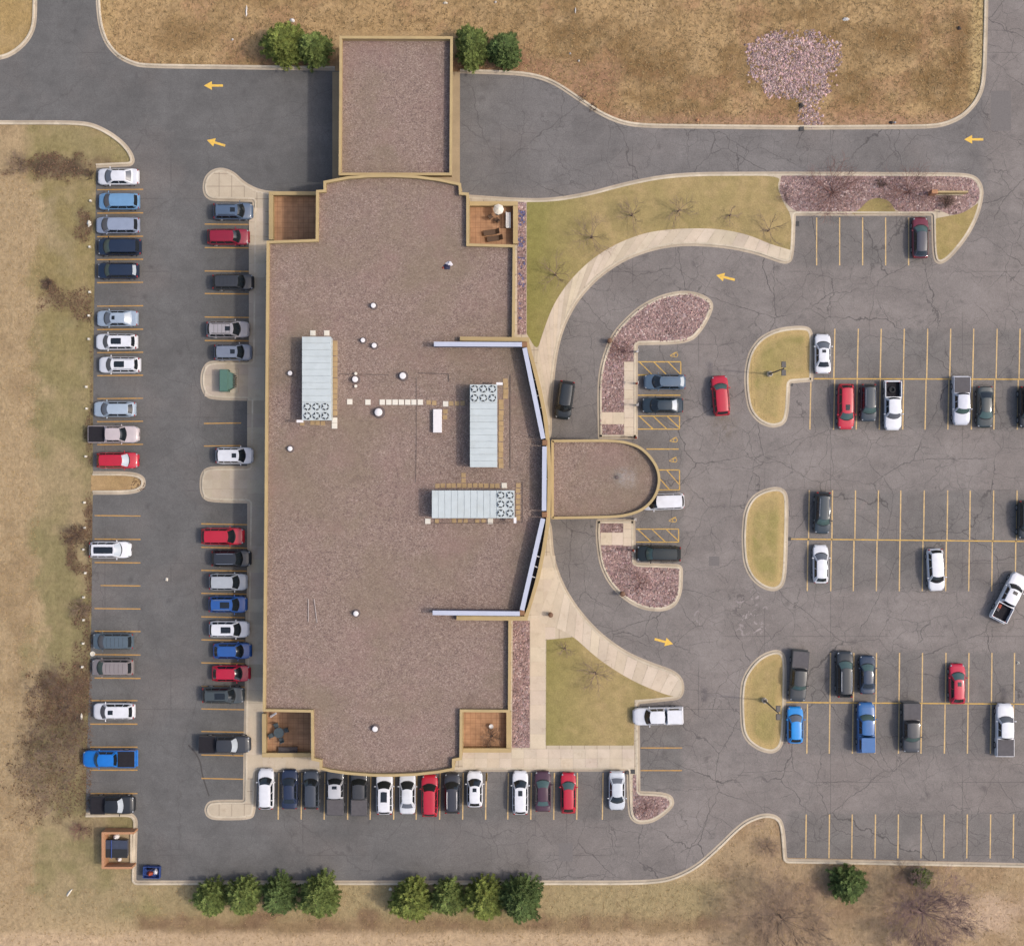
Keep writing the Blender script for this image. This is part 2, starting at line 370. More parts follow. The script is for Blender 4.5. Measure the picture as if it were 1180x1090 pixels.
# ------------------------------------------------------------------ meshes
class MB:
    """collects geometry for one mesh object"""
    def __init__(s): s.v = []; s.f = []; s.tone = []
    def add(s, vs, fs, tone=None):
        o = len(s.v); s.v += [tuple(v) for v in vs]; s.f += [tuple(i + o for i in f) for f in fs]
        if tone is not None: s.tone += [tone] * len(fs)
    def box(s, x0, y0, z0, x1, y1, z1, tone=None, tf=None):
        vs = [(x0,y0,z0),(x1,y0,z0),(x1,y1,z0),(x0,y1,z0),(x0,y0,z1),(x1,y0,z1),(x1,y1,z1),(x0,y1,z1)]
        if tf: vs = [tf(*v) for v in vs]
        s.add(vs, [(3,2,1,0),(4,5,6,7),(0,1,5,4),(1,2,6,5),(2,3,7,6),(3,0,4,7)], tone)
    def bevbox(s, x0, y0, z0, x1, y1, z1, b, tf=None):
        """box whose top edges are chamfered by b"""
        vs = [(x0,y0,z0),(x1,y0,z0),(x1,y1,z0),(x0,y1,z0),(x0,y0,z1-b),(x1,y0,z1-b),(x1,y1,z1-b),(x0,y1,z1-b),
              (x0+b,y0+b,z1),(x1-b,y0+b,z1),(x1-b,y1-b,z1),(x0+b,y1-b,z1)]
        if tf: vs = [tf(*v) for v in vs]
        s.add(vs, [(3,2,1,0),(0,1,5,4),(1,2,6,5),(2,3,7,6),(3,0,4,7),(4,5,9,8),(5,6,10,9),(6,7,11,10),(7,4,8,11),(8,9,10,11)])
    def lathe(s, prof, n=20, c=(0,0), closed_top=True, closed_bottom=True):
        """profile [(r, z) ...] spun about a vertical axis"""
        o = []
        for r, z in prof:
            o += [(c[0] + r*math.cos(2*math.pi*k/n), c[1] + r*math.sin(2*math.pi*k/n), z) for k in range(n)]
        f = []
        for i in range(len(prof)-1):
            for k in range(n):
                f.append((i*n+k, i*n+(k+1)%n, (i+1)*n+(k+1)%n, (i+1)*n+k))
        if closed_top: f.append(tuple((len(prof)-1)*n+k for k in range(n)))
        if closed_bottom: f.append(tuple(reversed(range(n))))
        s.add(o, f)
    def tube(s, a, b, ra, rb=None, n=6, tone=None):
        rb = ra if rb is None else rb
        a = Vector(a); b = Vector(b); d = (b-a)
        if d.length < 1e-6: return
        d.normalize()
        u = d.orthogonal().normalized(); w = d.cross(u)
        vs = []
        for p, r in ((a, ra), (b, rb)):
            for k in range(n):
                t = 2*math.pi*k/n
                vs.append(p + u*(r*math.cos(t)) + w*(r*math.sin(t)))
        f = [(k, (k+1)%n, n+(k+1)%n, n+k) for k in range(n)] + [tuple(range(n, 2*n)), tuple(reversed(range(n)))]
        s.add(vs, f, tone)
    def ell(s, c, r, nu=10, nv=6):
        vs = []; f = []
        for j in range(nv+1):
            ph = math.pi*j/nv - math.pi/2
            for k in range(nu):
                t = 2*math.pi*k/nu
                vs.append((c[0]+r[0]*math.cos(ph)*math.cos(t), c[1]+r[1]*math.cos(ph)*math.sin(t), c[2]+r[2]*math.sin(ph)))
        for j in range(nv):
            for k in range(nu):
                f.append((j*nu+k, j*nu+(k+1)%nu, (j+1)*nu+(k+1)%nu, (j+1)*nu+k))
        s.add(vs, f)
    def patch(s, fn, nu, nv, flip=False):
        vs = [fn(i/nu, j/nv) for j in range(nv+1) for i in range(nu+1)]
        f = []
        for j in range(nv):
            for i in range(nu):
                a = j*(nu+1)+i
                q = (a, a+1, a+nu+2, a+nu+1)
                f.append(q[::-1] if flip else q)
        s.add(vs, f)
    def inner_attr(s, me, vals):
        a = me.attributes.new('Inner', 'FLOAT_COLOR', 'POINT')
        arr = np.ones((len(me.vertices), 4), np.float32); arr[:, :3] = np.asarray(vals, np.float32)[:, None]
        a.data.foreach_set('color', arr.ravel())
    def mesh(s, name, smooth=None):
        me = bpy.data.meshes.new(name)
        me.from_pydata(s.v, [], s.f); me.update()
        if s.tone and len(s.tone) == len(s.f):
            a = me.attributes.new('Tone', 'FLOAT_COLOR', 'FACE')
            arr = np.ones((len(s.f), 4), np.float32)
            tn = np.asarray(s.tone, np.float32)
            arr[:, :3] = tn if tn.ndim == 2 else tn[:, None]
            a.data.foreach_set('color', arr.ravel())
        if smooth is not None:
            me.shade_smooth()
            me.set_sharp_from_angle(angle=R(smooth))
        return me
    def build(s, name, mat, parent=None, smooth=None, fixn=False):
        me = s.mesh(name, smooth)
        if fixn:
            bm = bmesh.new(); bm.from_mesh(me); bmesh.ops.recalc_face_normals(bm, faces=bm.faces[:]); bm.to_mesh(me); bm.free()
        return link(name, me, mat, parent)

def link(name, me, mat, parent=None):
    o = bpy.data.objects.new(name, me); COL.objects.link(o)
    if mat is not None and not me.materials: me.materials.append(mat)
    if parent is not None:
        o.parent = parent
        if parent.get('_abs'): o.location = [-c for c in parent.location]
    return o
def tag(o, label=None, cat=None, group=None, kind=None):
    if label: o['label'] = label
    if cat: o['category'] = cat
    if group: o['group'] = group
    if kind: o['kind'] = kind
    return o
def thing(name, label, cat, loc=(0,0,0), rz=0.0, group=None, absolute=False):
    o = bpy.data.objects.new(name, None); COL.objects.link(o)
    o.empty_display_size = 0.3
    o.location = loc; o.rotation_euler = (0, 0, rz)
    if absolute: o['_abs'] = 1
    return tag(o, label, cat, group)
def struct(name, mb, mat, label=None, **kw):
    return tag(mb.build(name, mat, **kw), label, None, None, 'structure')

# ------------------------------------------------------------------ outlines
def fillet(pts, closed=True, r0=30.0):
    """pts in pixels, (x, y[, r]); corners rounded to at most r pixels"""
    out = []; n = len(pts)
    for i, p in enumerate(pts):
        if not closed and i in (0, n-1): out.append((p[0], p[1])); continue
        a = pts[i-1]; b = pts[(i+1) % n]; r = p[2] if len(p) > 2 else r0
        la = math.hypot(a[0]-p[0], a[1]-p[1]); lb = math.hypot(b[0]-p[0], b[1]-p[1])
        ra = min(r, 0.45*la); rb = min(r, 0.45*lb)
        if ra < 0.3 or rb < 0.3: out.append((p[0], p[1])); continue
        A = (p[0]+(a[0]-p[0])*ra/la, p[1]+(a[1]-p[1])*ra/la); B = (p[0]+(b[0]-p[0])*rb/lb, p[1]+(b[1]-p[1])*rb/lb)
        k = 6 if r > 3 else 3
        for j in range(k+1):
            t = j/k
            out.append(((1-t)**2*A[0]+2*t*(1-t)*p[0]+t*t*B[0], (1-t)**2*A[1]+2*t*(1-t)*p[1]+t*t*B[1]))
    return out
def to_world(pts, h=0.0): return [P(x, y, h) for x, y in pts]
def area(w): return 0.5*sum(w[i-1][0]*w[i][1]-w[i][0]*w[i-1][1] for i in range(len(w)))
def ccw(w): return w if area(w) > 0 else w[::-1]
def offset(w, d, closed=True):
    """shift a line d metres to its left (inwards for a counter-clockwise ring)"""
    n = len(w); out = []
    for i in range(n):
        p = w[i]
        a = w[i-1] if (closed or i > 0) else None
        b = w[(i+1) % n] if (closed or i < n-1) else None
        ns = []
        for s_, e_ in ((a, p), (p, b)):
            if s_ is None or e_ is None: continue
            dx, dy = e_[0]-s_[0], e_[1]-s_[1]; l = math.hypot(dx, dy)
            if l > 1e-7: ns.append((-dy/l, dx/l))
        if not ns: out.append(p); continue
        nx = sum(q[0] for q in ns); ny = sum(q[1] for q in ns); l = math.hypot(nx, ny)
        if l < 1e-6: nx, ny = ns[0]; l = 1.0
        nx /= l; ny /= l
        c = max(0.5, nx*ns[0][0]+ny*ns[0][1])
        out.append((p[0]+nx*d/c, p[1]+ny*d/c))
    return out
def band(mb, w0, z0, w1, z1, closed=True, flip=False, tone=None):
    n = len(w0); vs = [(x, y, z0) for x, y in w0]+[(x, y, z1) for x, y in w1]
    f = []
    for i in range(n if closed else n-1):
        j = (i+1) % n
        q = (i, j, n+j, n+i)
        f.append(q[::-1] if flip else q)
    mb.add(vs, f, tone)
def fill(mb, w, z, tone=None):
    """a flat polygon, triangulated"""
    w = ccw(w)
    bm = bmesh.new(); vs = [bm.verts.new((x, y, z)) for x, y in w]
    es = [bm.edges.new((vs[i-1], vs[i])) for i in range(len(vs))]
    bmesh.ops.triangle_fill(bm, use_beauty=True, use_dissolve=False, edges=es)
    bm.verts.index_update()
    fs = []
    for f in bm.faces:
        ids = [v.index for v in f.verts]
        if f.normal.z < 0: ids.reverse()
        fs.append(ids)
    mb.add([v.co[:] for v in bm.verts], fs, tone); bm.free()
def prism(mb, w, z0, z1):
    w = ccw(w); band(mb, w, z0, w, z1); fill(mb, w, z1)
ZA = 0.02          # asphalt
ZM = 0.026         # paint
ZG = 0.034         # gutter
ZK = 0.15          # kerb top
ZW = 0.135         # walks and lawns behind a kerb
SKY_S, SUN_S, EXPO = 0.15, 1.35, 0.58
# ------------------------------------------------------------------ ground
_LAT = RNG.random((256, 256))
def vnoise(x, y):
    xi = np.floor(x).astype(int); yi = np.floor(y).astype(int)
    fx = x-xi; fy = y-yi; fx = fx*fx*(3-2*fx); fy = fy*fy*(3-2*fy)
    g = lambda a, b: _LAT[a % 256, b % 256]
    return (g(xi,yi)*(1-fx)+g(xi+1,yi)*fx)*(1-fy)+(g(xi,yi+1)*(1-fx)+g(xi+1,yi+1)*fx)*fy
def fbm(x, y, oct=5, gain=0.55):
    v = 0; a = 1; t = 0
    for i in range(oct):
        v = v+a*vnoise(x*2**i+17.3*i, y*2**i+5.1*i); t += a; a *= gain
    return v/t
def sstep(x, a, b):
    t = np.clip((x-a)/(b-a), 0, 1); return t*t*(3-2*t)
def blob(X, Y, cx, cy, rx, ry, soft=0.35, wob=0.5, s=0.05):
    d = np.sqrt(((X-cx)/rx)**2+((Y-cy)/ry)**2)+wob*(fbm(X*s+cx, Y*s+cy, 4)-0.5)*2
    return 1-sstep(d, 1-soft, 1+soft)
def L3(r, g, b): return np.array(rgb(r, g, b)[:3])

LITTER = [(68,192,38,13,.9),(118,190,12,8,.6),(98,258,9,16,.8),(91,270,6,8,.6),(76,345,26,13,.65),(98,352,14,16,.7),(57,327,7,5,.9),(62,338,6,10,.8),
          (104,600,6,34,.85),(88,616,15,10,.9),(82,640,5,12,.8),(92,655,9,7,.7),(104,668,6,30,.75),(95,705,12,16,.6),(102,735,6,25,.6),(75,805,42,34,.95),(98,790,16,36,.85),
          (72,855,44,34,.52),(66,900,48,46,.44),(100,880,10,50,.5),(160,560,8,10,.6),(104,500,5,30,.6),(108,430,4,60,.45),(112,955,10,8,.5),(20,190,12,7,.4),(10,198,9,6,.4)]
def ground_color(X, Y):
    n1 = fbm(X*0.012, Y*0.012, 5); n2 = fbm(X*0.04+9, Y*0.04+4, 5); n3 = fbm(X*0.16+3, Y*0.16+8, 4)
    X = X+(n2-.5)*5; Y = Y+(n1-.5)*3
    mixc = lambda base, c, w: base*(1-w[..., None])+c*w[..., None]
    base = np.broadcast_to(L3(186,160,116), X.shape+(3,)).copy()
    # west: mown strip beside the lot, straw field beyond it
    strip = sstep(X+(n2-.5)*44+(n3-.5)*12, 32, 50)*(1-sstep(X, 150, 175))*sstep(Y, 120, 150)*(1-sstep(Y, 1040, 1075))
    base = mixc(base, L3(180,154,112), (1-sstep(X, 34, 46)))
    base = mixc(base, L3(158,132,94), (1-sstep(X, 34, 46))*sstep(n1*.5+n2*.5, .48, .62)*.7)
    base = mixc(base, L3(166,146,104), strip*0.9)
    base = mixc(base, L3(142,131,84), strip*sstep(n1*.6+n2*.4, .42, .58)*0.85)
    base = mixc(base, L3(156,136,82), strip*(1-sstep(Y, 300, 520))*sstep(n2, .35, .6)*.6)
    base = mixc(base, L3(146,134,84), (1-sstep(Y, 178, 196))*sstep(Y, 138, 150)*sstep(X, 20, 40)*(1-sstep(X, 170, 190))*.65)
    # north field: long dry grass, mottled
    nf = (1-sstep(Y, 132, 160))*sstep(X, 100, 112)
    base = mixc(base, L3(184,155,114), nf)
    base = mixc(base, L3(132,106,72), nf*sstep(n1+(n2-.5)*.6, .48, .64)*.75)
    base = mixc(base, L3(196,166,122), nf*sstep(n2, .5, .64)*.6)
    base = mixc(base, L3(172,134,104), nf*sstep(fbm(X*.03+50, Y*.03, 4), .55, .68)*.5)
    base = mixc(base, L3(108,86,58), nf*sstep(n3*.5+n2*.5, .55, .68)*.55)
    for cx, cy, rx, ry, w in ((200,42,34,18,.55),(235,35,25,14,.35),(1020,40,30,12,.5),(1105,60,14,45,.6),(1085,95,30,14,.5),(1035,52,25,16,.5),(740,60,40,25,.35),(760,85,60,16,.45),(985,100,30,18,.45),(925,42,45,8,.5),(860,20,60,8,.4),(700,40,50,8,.3)):
        base = mixc(base, L3(120,94,62), nf*blob(X, Y, cx, cy, rx, ry, .6, .7)*w)
    # scrubby reddish edge along the north kerb, mown verge along the east road
    base = mixc(base, L3(172,132,112), nf*sstep(Y+(n2-.5)*16, 124, 142)*.6*sstep(X, 600, 680))
    base = mixc(base, L3(168,130,108), nf*blob(X, Y, 640, 95, 70, 26, .5, .4)*.5)
    base = mixc(base, L3(196,172,124), sstep(X+(n2-.5)*10, 1112, 1128)*(1-sstep(Y, 115, 150))*.9)
    base = mixc(base, L3(186,158,112), (1-sstep(X+(n2-.5)*10, 122, 134))*sstep(X, 100, 108)*(1-sstep(Y, 60, 80))*.8)
    base = mixc(base, L3(176,146,88), (1-sstep(X, 40, 60))*(1-sstep(Y, 60, 80)))
    # pink stone apron of the drain
    # south verge
    sv = sstep(Y, 1008, 1022)*sstep(X, 150, 170)
    base = mixc(base, L3(168,148,102), sv)
    base = mixc(base, L3(154,142,88), sv*sstep(n1, .48, .6)*.7)
    base = mixc(base, L3(150,122,86), sv*sstep(Y+(n2-.5)*26, 1044, 1062)*(1-sstep(X, 900, 1000)*.3)*.85)
    base = mixc(base, L3(128,98,74), sv*sstep(Y+(n2-.5)*30, 1048, 1058)*(1-sstep(Y, 1066, 1076))*sstep(n2, .45, .6)*.6)
    base = mixc(base, L3(204,174,134), sstep(Y+(n2-.5)*10, 1070, 1080)*.9)
    base = mixc(base, L3(176,150,118), sstep(Y, 1076, 1086)*sstep(n3, .5, .65)*.5)
    se = sstep(X, 800, 850)*sstep(Y, 930, 950)
    base = mixc(base, L3(176,148,110), se*.8)
    base = mixc(base, L3(158,128,92), se*sstep(n2, .5, .65)*.6)
    base = mixc(base, L3(204,174,142), blob(X, Y, 1130, 1052, 50, 22, .5, .6)*.8)
    for cx, cy, rx, ry, w in ((900,1050,62,38,.55),(1058,1045,50,38,.55),(885,975,16,12,.5),(870,945,10,8,.4),(950,1020,14,14,.4)):
        base = mixc(base, L3(140,114,98), blob(X, Y, cx, cy, rx, ry, .7, .5)*w)
    # mulch and leaf litter
    lit = np.zeros_like(X)
    for cx, cy, rx, ry, w in LITTER:
        lit = np.maximum(lit, blob(X, Y, cx, cy, rx, ry, .45, .75, .09)*w)
    lit2 = lit*(0.55+0.45*sstep(n3, .35, .6))
    base = mixc(base, L3(104,84,66), np.clip(lit2*1.15, 0, 1))
    base = mixc(base, L3(84,72,60), np.clip(blob(X, Y, 68, 192, 36, 11, .3, .4, .09)*.8, 0, 1))
    # reddish mulch rings under the conifers
    for tx, ty in ((345,66),(565,70)):
        base = mixc(base, L3(146,104,84), blob(X, Y, tx, ty, 52, 18, .5, .5)*.6)
    lum = (base*np.array([.3,.59,.11])).sum(-1, keepdims=True)
    base = (lum+(base-lum)*(.86+.16*nf[..., None]))*np.array([1.05, 1.035, 1.03])
    base = base*(0.88+0.24*n3)[..., None]
    return base, lit

def make_ground():
    inner_x = np.arange(-66, 66.01, 0.4); inner_y = np.arange(-62, 62.01, 0.4)
    out = np.array([3000, 1500, 700, 350, 200, 130, 95, 78, 70])
    xs = np.concatenate([-out, inner_x, out[::-1]]); ys = np.concatenate([-out, inner_y, out[::-1]])
    XX, YY = np.meshgrid(xs, ys)
    c, lit = ground_color(XX/S+590, 545-YY/S)
    zz = np.where((np.abs(XX) < 66) & (np.abs(YY) < 62), 0.0, 0.0)
    v = np.stack([XX, YY, zz], -1).reshape(-1, 3)
    nx, ny = len(xs), len(ys)
    i = np.arange(ny-1)[:, None]*nx+np.arange(nx-1)[None, :]
    f = np.stack([i, i+1, i+nx+1, i+nx], -1).reshape(-1, 4)
    me = bpy.data.meshes.new('ground')
    me.from_pydata(v.tolist(), [], f.tolist()); me.update()
    a = me.attributes.new('Col', 'FLOAT_COLOR', 'POINT')
    col = np.ones((len(v), 4), np.float32); col[:, :3] = c.reshape(-1, 3)
    a.data.foreach_set('color', col.ravel())
    o = link('ground', me, M['ground'])
    tag(o, 'dry brown and olive grass field around the lot', None, None, 'structure')
make_ground()

# ------------------------------------------------------------------ pavement
SE_CURVE = [(636,600),(638,640),(649,672),(666,700),(691,728),(721,750),(751,763),(778,772),(788,783),(789,798),(783,806,6)]
NE_ARC = [(636,506),(636,470),(641,415),(649,380),(666,347),(691,320),(721,300),(755,288),(790,283),(835,286),(870,293),(897,303),(907,305),(915,299)]
NORTH_KERB_S = [(1074,300),(1083,306),(1095,299),(1115,275),(1128,250),(1134,225),(1132,212),(1125,203),(1110,199),(900,198),(800,198.5),(760,202),(720,210),(680,221),(640,228),(605,229)]
ROAD = [(44,-160),(43,18),(41,34),(34,48),(22,60),(8,68),(-10,71),(-220,73),(-220,137),(0,139),(80,139),(105,141),(125,150),(143,163),(153,176),(156,186),(152,192,4),(111,194,2),
        (108,400),(107,543,2),(155,543),(168,550),(168,562),(155,570),(107,570,2),(105,740),(100,872,2),(99,936,2),(152,935.5,8),(159,943,6),(157,1013.5,2),(160,1014,2),(735,1014),(770,1011),(800,997),(825,975),(845,955),(860,943),(880,936),(895,938),(904,948),(907,988,2),(1180,994),(1420,999,2),
        (1420,-160),(1140,-160),(1139,0),(1137,80),(1134,105),(1125,122),(1110,137),(1090,146),(1070,149),(920,150),(740,148),(715,144),(690,133),(665,116),(640,99),(620,91),(595,87),(530,85,2),(386,82,2),(165,79),(150,75),(133,66),(120,50),(113,30),(110,0),(109,-160)]
mb = MB(); fill(mb, to_world(fillet(ROAD)), ZA)
struct('parking_lot', mb, M['asphalt'], 'grey cracked asphalt of the parking lot and its drives')

def kerb_ring(mbk, mbg, w, closed=True):
    """gutter pan and raised kerb inside the line w (counter-clockwise), which is the edge of the asphalt"""
    a = offset(w, 0.26, closed); b = offset(w, 0.29, closed); c = offset(w, 0.47, closed); d = offset(w, 0.50, closed)
    band(mbg, w, ZA+0.002, w, ZG, closed); band(mbg, w, ZG, a, ZG+0.004, closed)
    band(mbk, a, ZG, a, ZK-0.03, closed); band(mbk, a, ZK-0.03, b, ZK, closed)
    band(mbk, b, ZK, c, ZK, closed); band(mbk, c, ZK, d, ZK-0.02, closed); band(mbk, d, ZK-0.02, d, 0.0, closed)
    return offset(w, 0.485, closed)

kb = MB(); kg = MB()
def open_kerb(pts):
    """pts run with the grass on their left as seen on the ground"""
    kerb_ring(kb, kg, to_world(fillet(pts, False)), False)
# each open line: the asphalt edge; the field lies to its left when walked in this order
open_kerb([(44,-160),(43,18),(41,34),(34,48),(22,60),(8,68),(-10,71),(-220,73)][::-1])
open_kerb([(-220,137),(0,139),(80,139),(105,141),(125,150),(143,163),(153,176),(156,186),(152,192,4),(111,194,2)][::-1])
open_kerb([(107,543),(155,543),(168,550),(168,562),(155,570),(107,570)][::-1])
open_kerb([(99,936),(152,935.5,8),(159,943,6),(157,1014,2),(735,1014),(770,1011),(800,997),(825,975),(845,955),(860,943),(880,936),(895,938),(904,948),(907,989,2),(1180,994),(1420,999)][::-1])
open_kerb([(1140,-160),(1139,0),(1137,80),(1134,105),(1125,122),(1110,137),(1090,146),(1070,149),(920,150),(740,148),(715,144),(690,133),(665,116),(640,99),(620,91),(595,87),(530,85)][::-1])
open_kerb([(386,82),(165,79),(150,75),(133,66),(120,50),(113,30),(110,0),(109,-160)][::-1])

# the raised block round the building
BLOCK = [(312,221),(295,217),(281,209),(270,198),(257,193),(245,195),(236,203),(233,215),(235,226),(243,232,8),(291,233,1),(290,320),(289,415,1),
         (245,415),(236,419),(231,430),(231,446),(236,457),(245,461),(287.5,462,1),(286.5,537,1),(243,537),(234,541),(230,550),(230,566),(234,575),(243,579),(286,580,1),(284,700),(281,835),(280,921,1),
         (245,921),(238,925),(235,933),(238,941),(247,945),(288,944.5),(295,938),(297,889,1),(525,889),(722,888.5,1),(723,935),(727,945),(736,950),(752,948),(768,938),(778,927),(775,916),(763,912),(738,911,1),(737,811,1)] \
        + SE_CURVE[::-1] + [(628,600,1),(628,506,1)] + NE_ARC + [(917,249,1),(1073,249,1)] + NORTH_KERB_S + [(531,224,1),(531,219,1),(372,219,1),(364,221,1)]
w = ccw(to_world(fillet(BLOCK)))
inner = kerb_ring(kb, kg, w)
mb = MB(); fill(mb, inner, ZW)
struct('pavement', mb, M['walk'], 'tan concrete walk and islands around the building')

def in_poly(x, y, poly):
    c = False; n = len(poly)
    for i in range(n):
        x0, y0 = poly[i-1]; x1, y1 = poly[i]
        if (y0 > y) != (y1 > y) and x < (x1-x0)*(y-y0)/(y1-y0)+x0: c = not c
    return c
ISL = {}
def island(name, pts, mat, label):
    w = ccw(to_world(fillet(pts))); inner = kerb_ring(kb, kg, w)
    mb = MB()
    if name == 'lawn':
        fill(mb, inner, ZW); nb = len(mb.v); g = .35
        x0 = min(q[0] for q in inner); x1 = max(q[0] for q in inner); y0 = min(q[1] for q in inner); y1 = max(q[1] for q in inner)
        ring = np.array(inner); nxt = np.roll(ring, -1, 0); nx = int((x1-x0)/g)+1; ny = int((y1-y0)/g)+1
        D = np.full((nx+1, ny+1), -1.0)
        for ix in range(nx+1):
            for iy in range(ny+1):
                x, y = x0+ix*g, y0+iy*g
                if in_poly(x, y, inner):
                    d = nxt-ring; t_ = np.clip(((np.array([x, y])-ring)*d).sum(1)/np.maximum((d*d).sum(1), 1e-9), 0, 1)
                    D[ix, iy] = np.sqrt((((ring+d*t_[:, None])-np.array([x, y]))**2).sum(1)).min()
        ids = {}; vals = [0.0]*nb; vs = []; fs = []
        for ix in range(nx):
            for iy in range(ny):
                c4 = [(ix,iy),(ix+1,iy),(ix+1,iy+1),(ix,iy+1)]
                if min(D[c] for c in c4) < .12: continue
                q = []
                for c in c4:
                    if c not in ids:
                        ids[c] = len(vs); t_ = min(1, max(0, (D[c]-.15)/1.1)); vals.append(t_); vs.append((x0+c[0]*g, y0+c[1]*g, ZW+.012+.05*t_))
                    q.append(ids[c])
                fs.append(tuple(q))
        mb.add(vs, fs)
        o = struct(name, mb, M[mat], label)
        mb.inner_attr(o.data, vals)
    else:
        fill(mb, inner, ZW); struct(name, mb, M[mat], label)
island('rock_bed', [(689,506,2),(688,450),(690,425),(699,395),(712,375),(735,353),(760,340),(785,334.5),(805,337),(820,345),(823,355),(812,378),(795,397),(735,398,2),(735,506,2)], 'rock', 'crescent bed of pinkish stones north of the entrance canopy')
island('rock_bed', [(687,598,2),(686,620),(690,650),(700,672),(718,691),(740,703),(765,705),(780,698),(787,680),(787,650,8),(733,648,2),(732,598,2)], 'rock', 'bed of pinkish stones south of the entrance canopy')
island('lawn', [(858,452),(857,430),(862,405),(875,388),(895,378),(920,375),(934,377),(938,388),(937,440,2),(911,442,2),(909,478),(904,490),(890,494),(874,488),(862,474)], 'lawn_island', 'boot shaped grass island with a lamp post')
island('lawn', [(854,620),(856,590),(865,572),(880,563),(897,560),(907,566),(909,580),(907,660),(903,676),(893,682),(879,679),(865,668),(856,650)], 'lawn_island', 'middle grass island without a lamp post')
island('lawn', [(852,800),(855,780),(867,762),(880,752),(895,747.5),(904,752),(907,765),(905,845),(901,862),(890,869),(874,865),(860,855),(853,840)], 'lawn_island', 'southern grass island with a lamp post')
struct('kerb', kb, M['kerb'], 'pale concrete kerbs edging the lot and its islands')
struct('gutter', kg, M['gutter'], 'concrete gutter strip along the kerbs')

# lawns, rock strips and lighter walks laid over the block
mb = MB(); fill(mb, to_world(fillet([(607,233,2),(640,233),(680,226),(720,215),(760,207),(800,203.5),(900,203),(895,215),(903,235),(912,249),(912,290,3),(885,281),(865,272),(840,266),(815,263.5),(780,264),(745,268),(710,281),(680,300),(655,325),(637,352),(625,385),(619,405),(607,385,2)])), ZW+.008)
struct('lawn', mb, M['lawn_dry'], 'large curved lawn north east of the building')
mb = MB(); fill(mb, to_world(fillet([(900,203,2),(1108,203),(1120,206),(1128,216),(1129,232),(1110,246),(1095,249),(1078,240),(1070,246,3),(1032,245),(1025,232),(1012,228),(1000,231),(990,243),(980,247,3),(920,246),(908,238),(897,222)])), ZW+.010)
struct('rock_bed', mb, M['rock'], 'long bed of pinkish stones beside the north drive')
mb = MB(); fill(mb, to_world(fillet([(980,247,3),(990,242),(1000,231),(1012,228),(1025,232),(1033,246,3)])), ZW+.012)
fill(mb, to_world(fillet([(1078,252,2),(1095,249),(1110,246),(1129,233,3),(1124,250),(1111,273),(1093,296),(1083,301),(1078,297)])), ZW+.012)
struct('lawn', mb, M['turf_mixed'], 'small grass pieces at the end of the north stone bed')
mb = MB(); fill(mb, to_world(fillet([(596,233,1),(606.5,233,1),(606.5,386,1),(596,386,1)])), ZW+.010)
fill(mb, to_world(fillet([(591,715,1),(610.5,715,1),(610.5,861,1),(590,861,1)])), ZW+.010)
struct('rock_bed', mb, M['rock'], 'narrow strips of pinkish stones along the east wall')
mb = MB(); fill(mb, to_world(fillet([(629.5,737,1),(645,735.5),(661,733.5,2),(690,760),(728,784),(765,799.5),(780,803,3),(731,806,1),(730.5,858.5,1),(629,858.5,1)])), ZW+.010)
struct('lawn', mb, M['lawn_dry'], 'triangular lawn south east of the building')
mb = MB(); fill(mb, to_world(fillet([(729,892,1),(735,892,1),(736,916,2),(762,917),(770,920),(772,926),(765,935),(751,943),(737,945),(731,941),(729,932)])), ZW+.010)
struct('rock_bed', mb, M['rock'], 'small tip of pinkish stones beside the south row')
mb = MB(); fill(mb, to_world(fillet([(105,547,1),(152,547.5),(163,552),(163,561),(152,566),(105,566.5,1)])), 0.03)
struct('lawn', mb, M['lawn_tan'], 'dry grass tongue between the western stalls')

# concrete panels, each with a tone of its own
pm = MB()
def panels_rect(x0, y0, x1, y1, nx, ny, z=ZW+.010, lo=.88, hi=1.1, g=0.012, tones=None):
    for i in range(nx):
        for j in range(ny):
            a = P(x0+(x1-x0)*i/nx, y0+(y1-y0)*j/ny); b = P(x0+(x1-x0)*(i+1)/nx, y0+(y1-y0)*(j+1)/ny)
            t = random.uniform(lo, hi) if tones is None else tones[(i+j) % len(tones)]
            t = (t, t*random.uniform(.97, 1.0), t*random.uniform(.93, 1.0))
            pm.add([(a[0]+g, b[1]+g, z), (b[0]-g, b[1]+g, z), (b[0]-g, a[1]-g, z), (a[0]+g, a[1]-g, z)], [(0, 1, 2, 3)], t)
def panels_strip(A, B, n, z=ZW+.014, lo=.9, hi=1.12, tones=None):
    def at(L, t):
        d = [0]
        for i in range(1, len(L)): d.append(d[-1]+math.dist(L[i], L[i-1]))
        s_ = t*d[-1]
        for i in range(1, len(L)):
            if s_ <= d[i]+1e-9:
                q = (s_-d[i-1])/max(1e-9, d[i]-d[i-1]); return (L[i-1][0]+(L[i][0]-L[i-1][0])*q, L[i-1][1]+(L[i][1]-L[i-1][1])*q)
        return L[-1]
    for k in range(n):
        t0 = (k+.02)/n; t1 = (k+.98)/n
        tm = (t0+t1)/2
        q = [P(*at(A, t0)), P(*at(A, tm)), P(*at(A, t1)), P(*at(B, t1)), P(*at(B, tm)), P(*at(B, t0))]
        if area(q) < 0: q.reverse()
        t = random.uniform(lo, hi) if tones is None else tones[k % len(tones)]
        pm.add([(x, y, z) for x, y in q], [tuple(range(6))], (t, t*random.uniform(.97, 1.0), t*random.uniform(.93, 1.0)))
arc_in = fillet([(631,506),(631,470),(636,415),(644,380),(661,345),(687,316),(718,296),(754,284),(790,279),(836,281.5),(871,288.5),(897,298),(911,300)], False)
arc_out = fillet([(619,440),(619,405),(625,385),(637,352),(655,325),(680,300),(710,281),(745,268),(780,264),(815,263.5),(840,266),(865,272),(885,281),(912,289)], False)
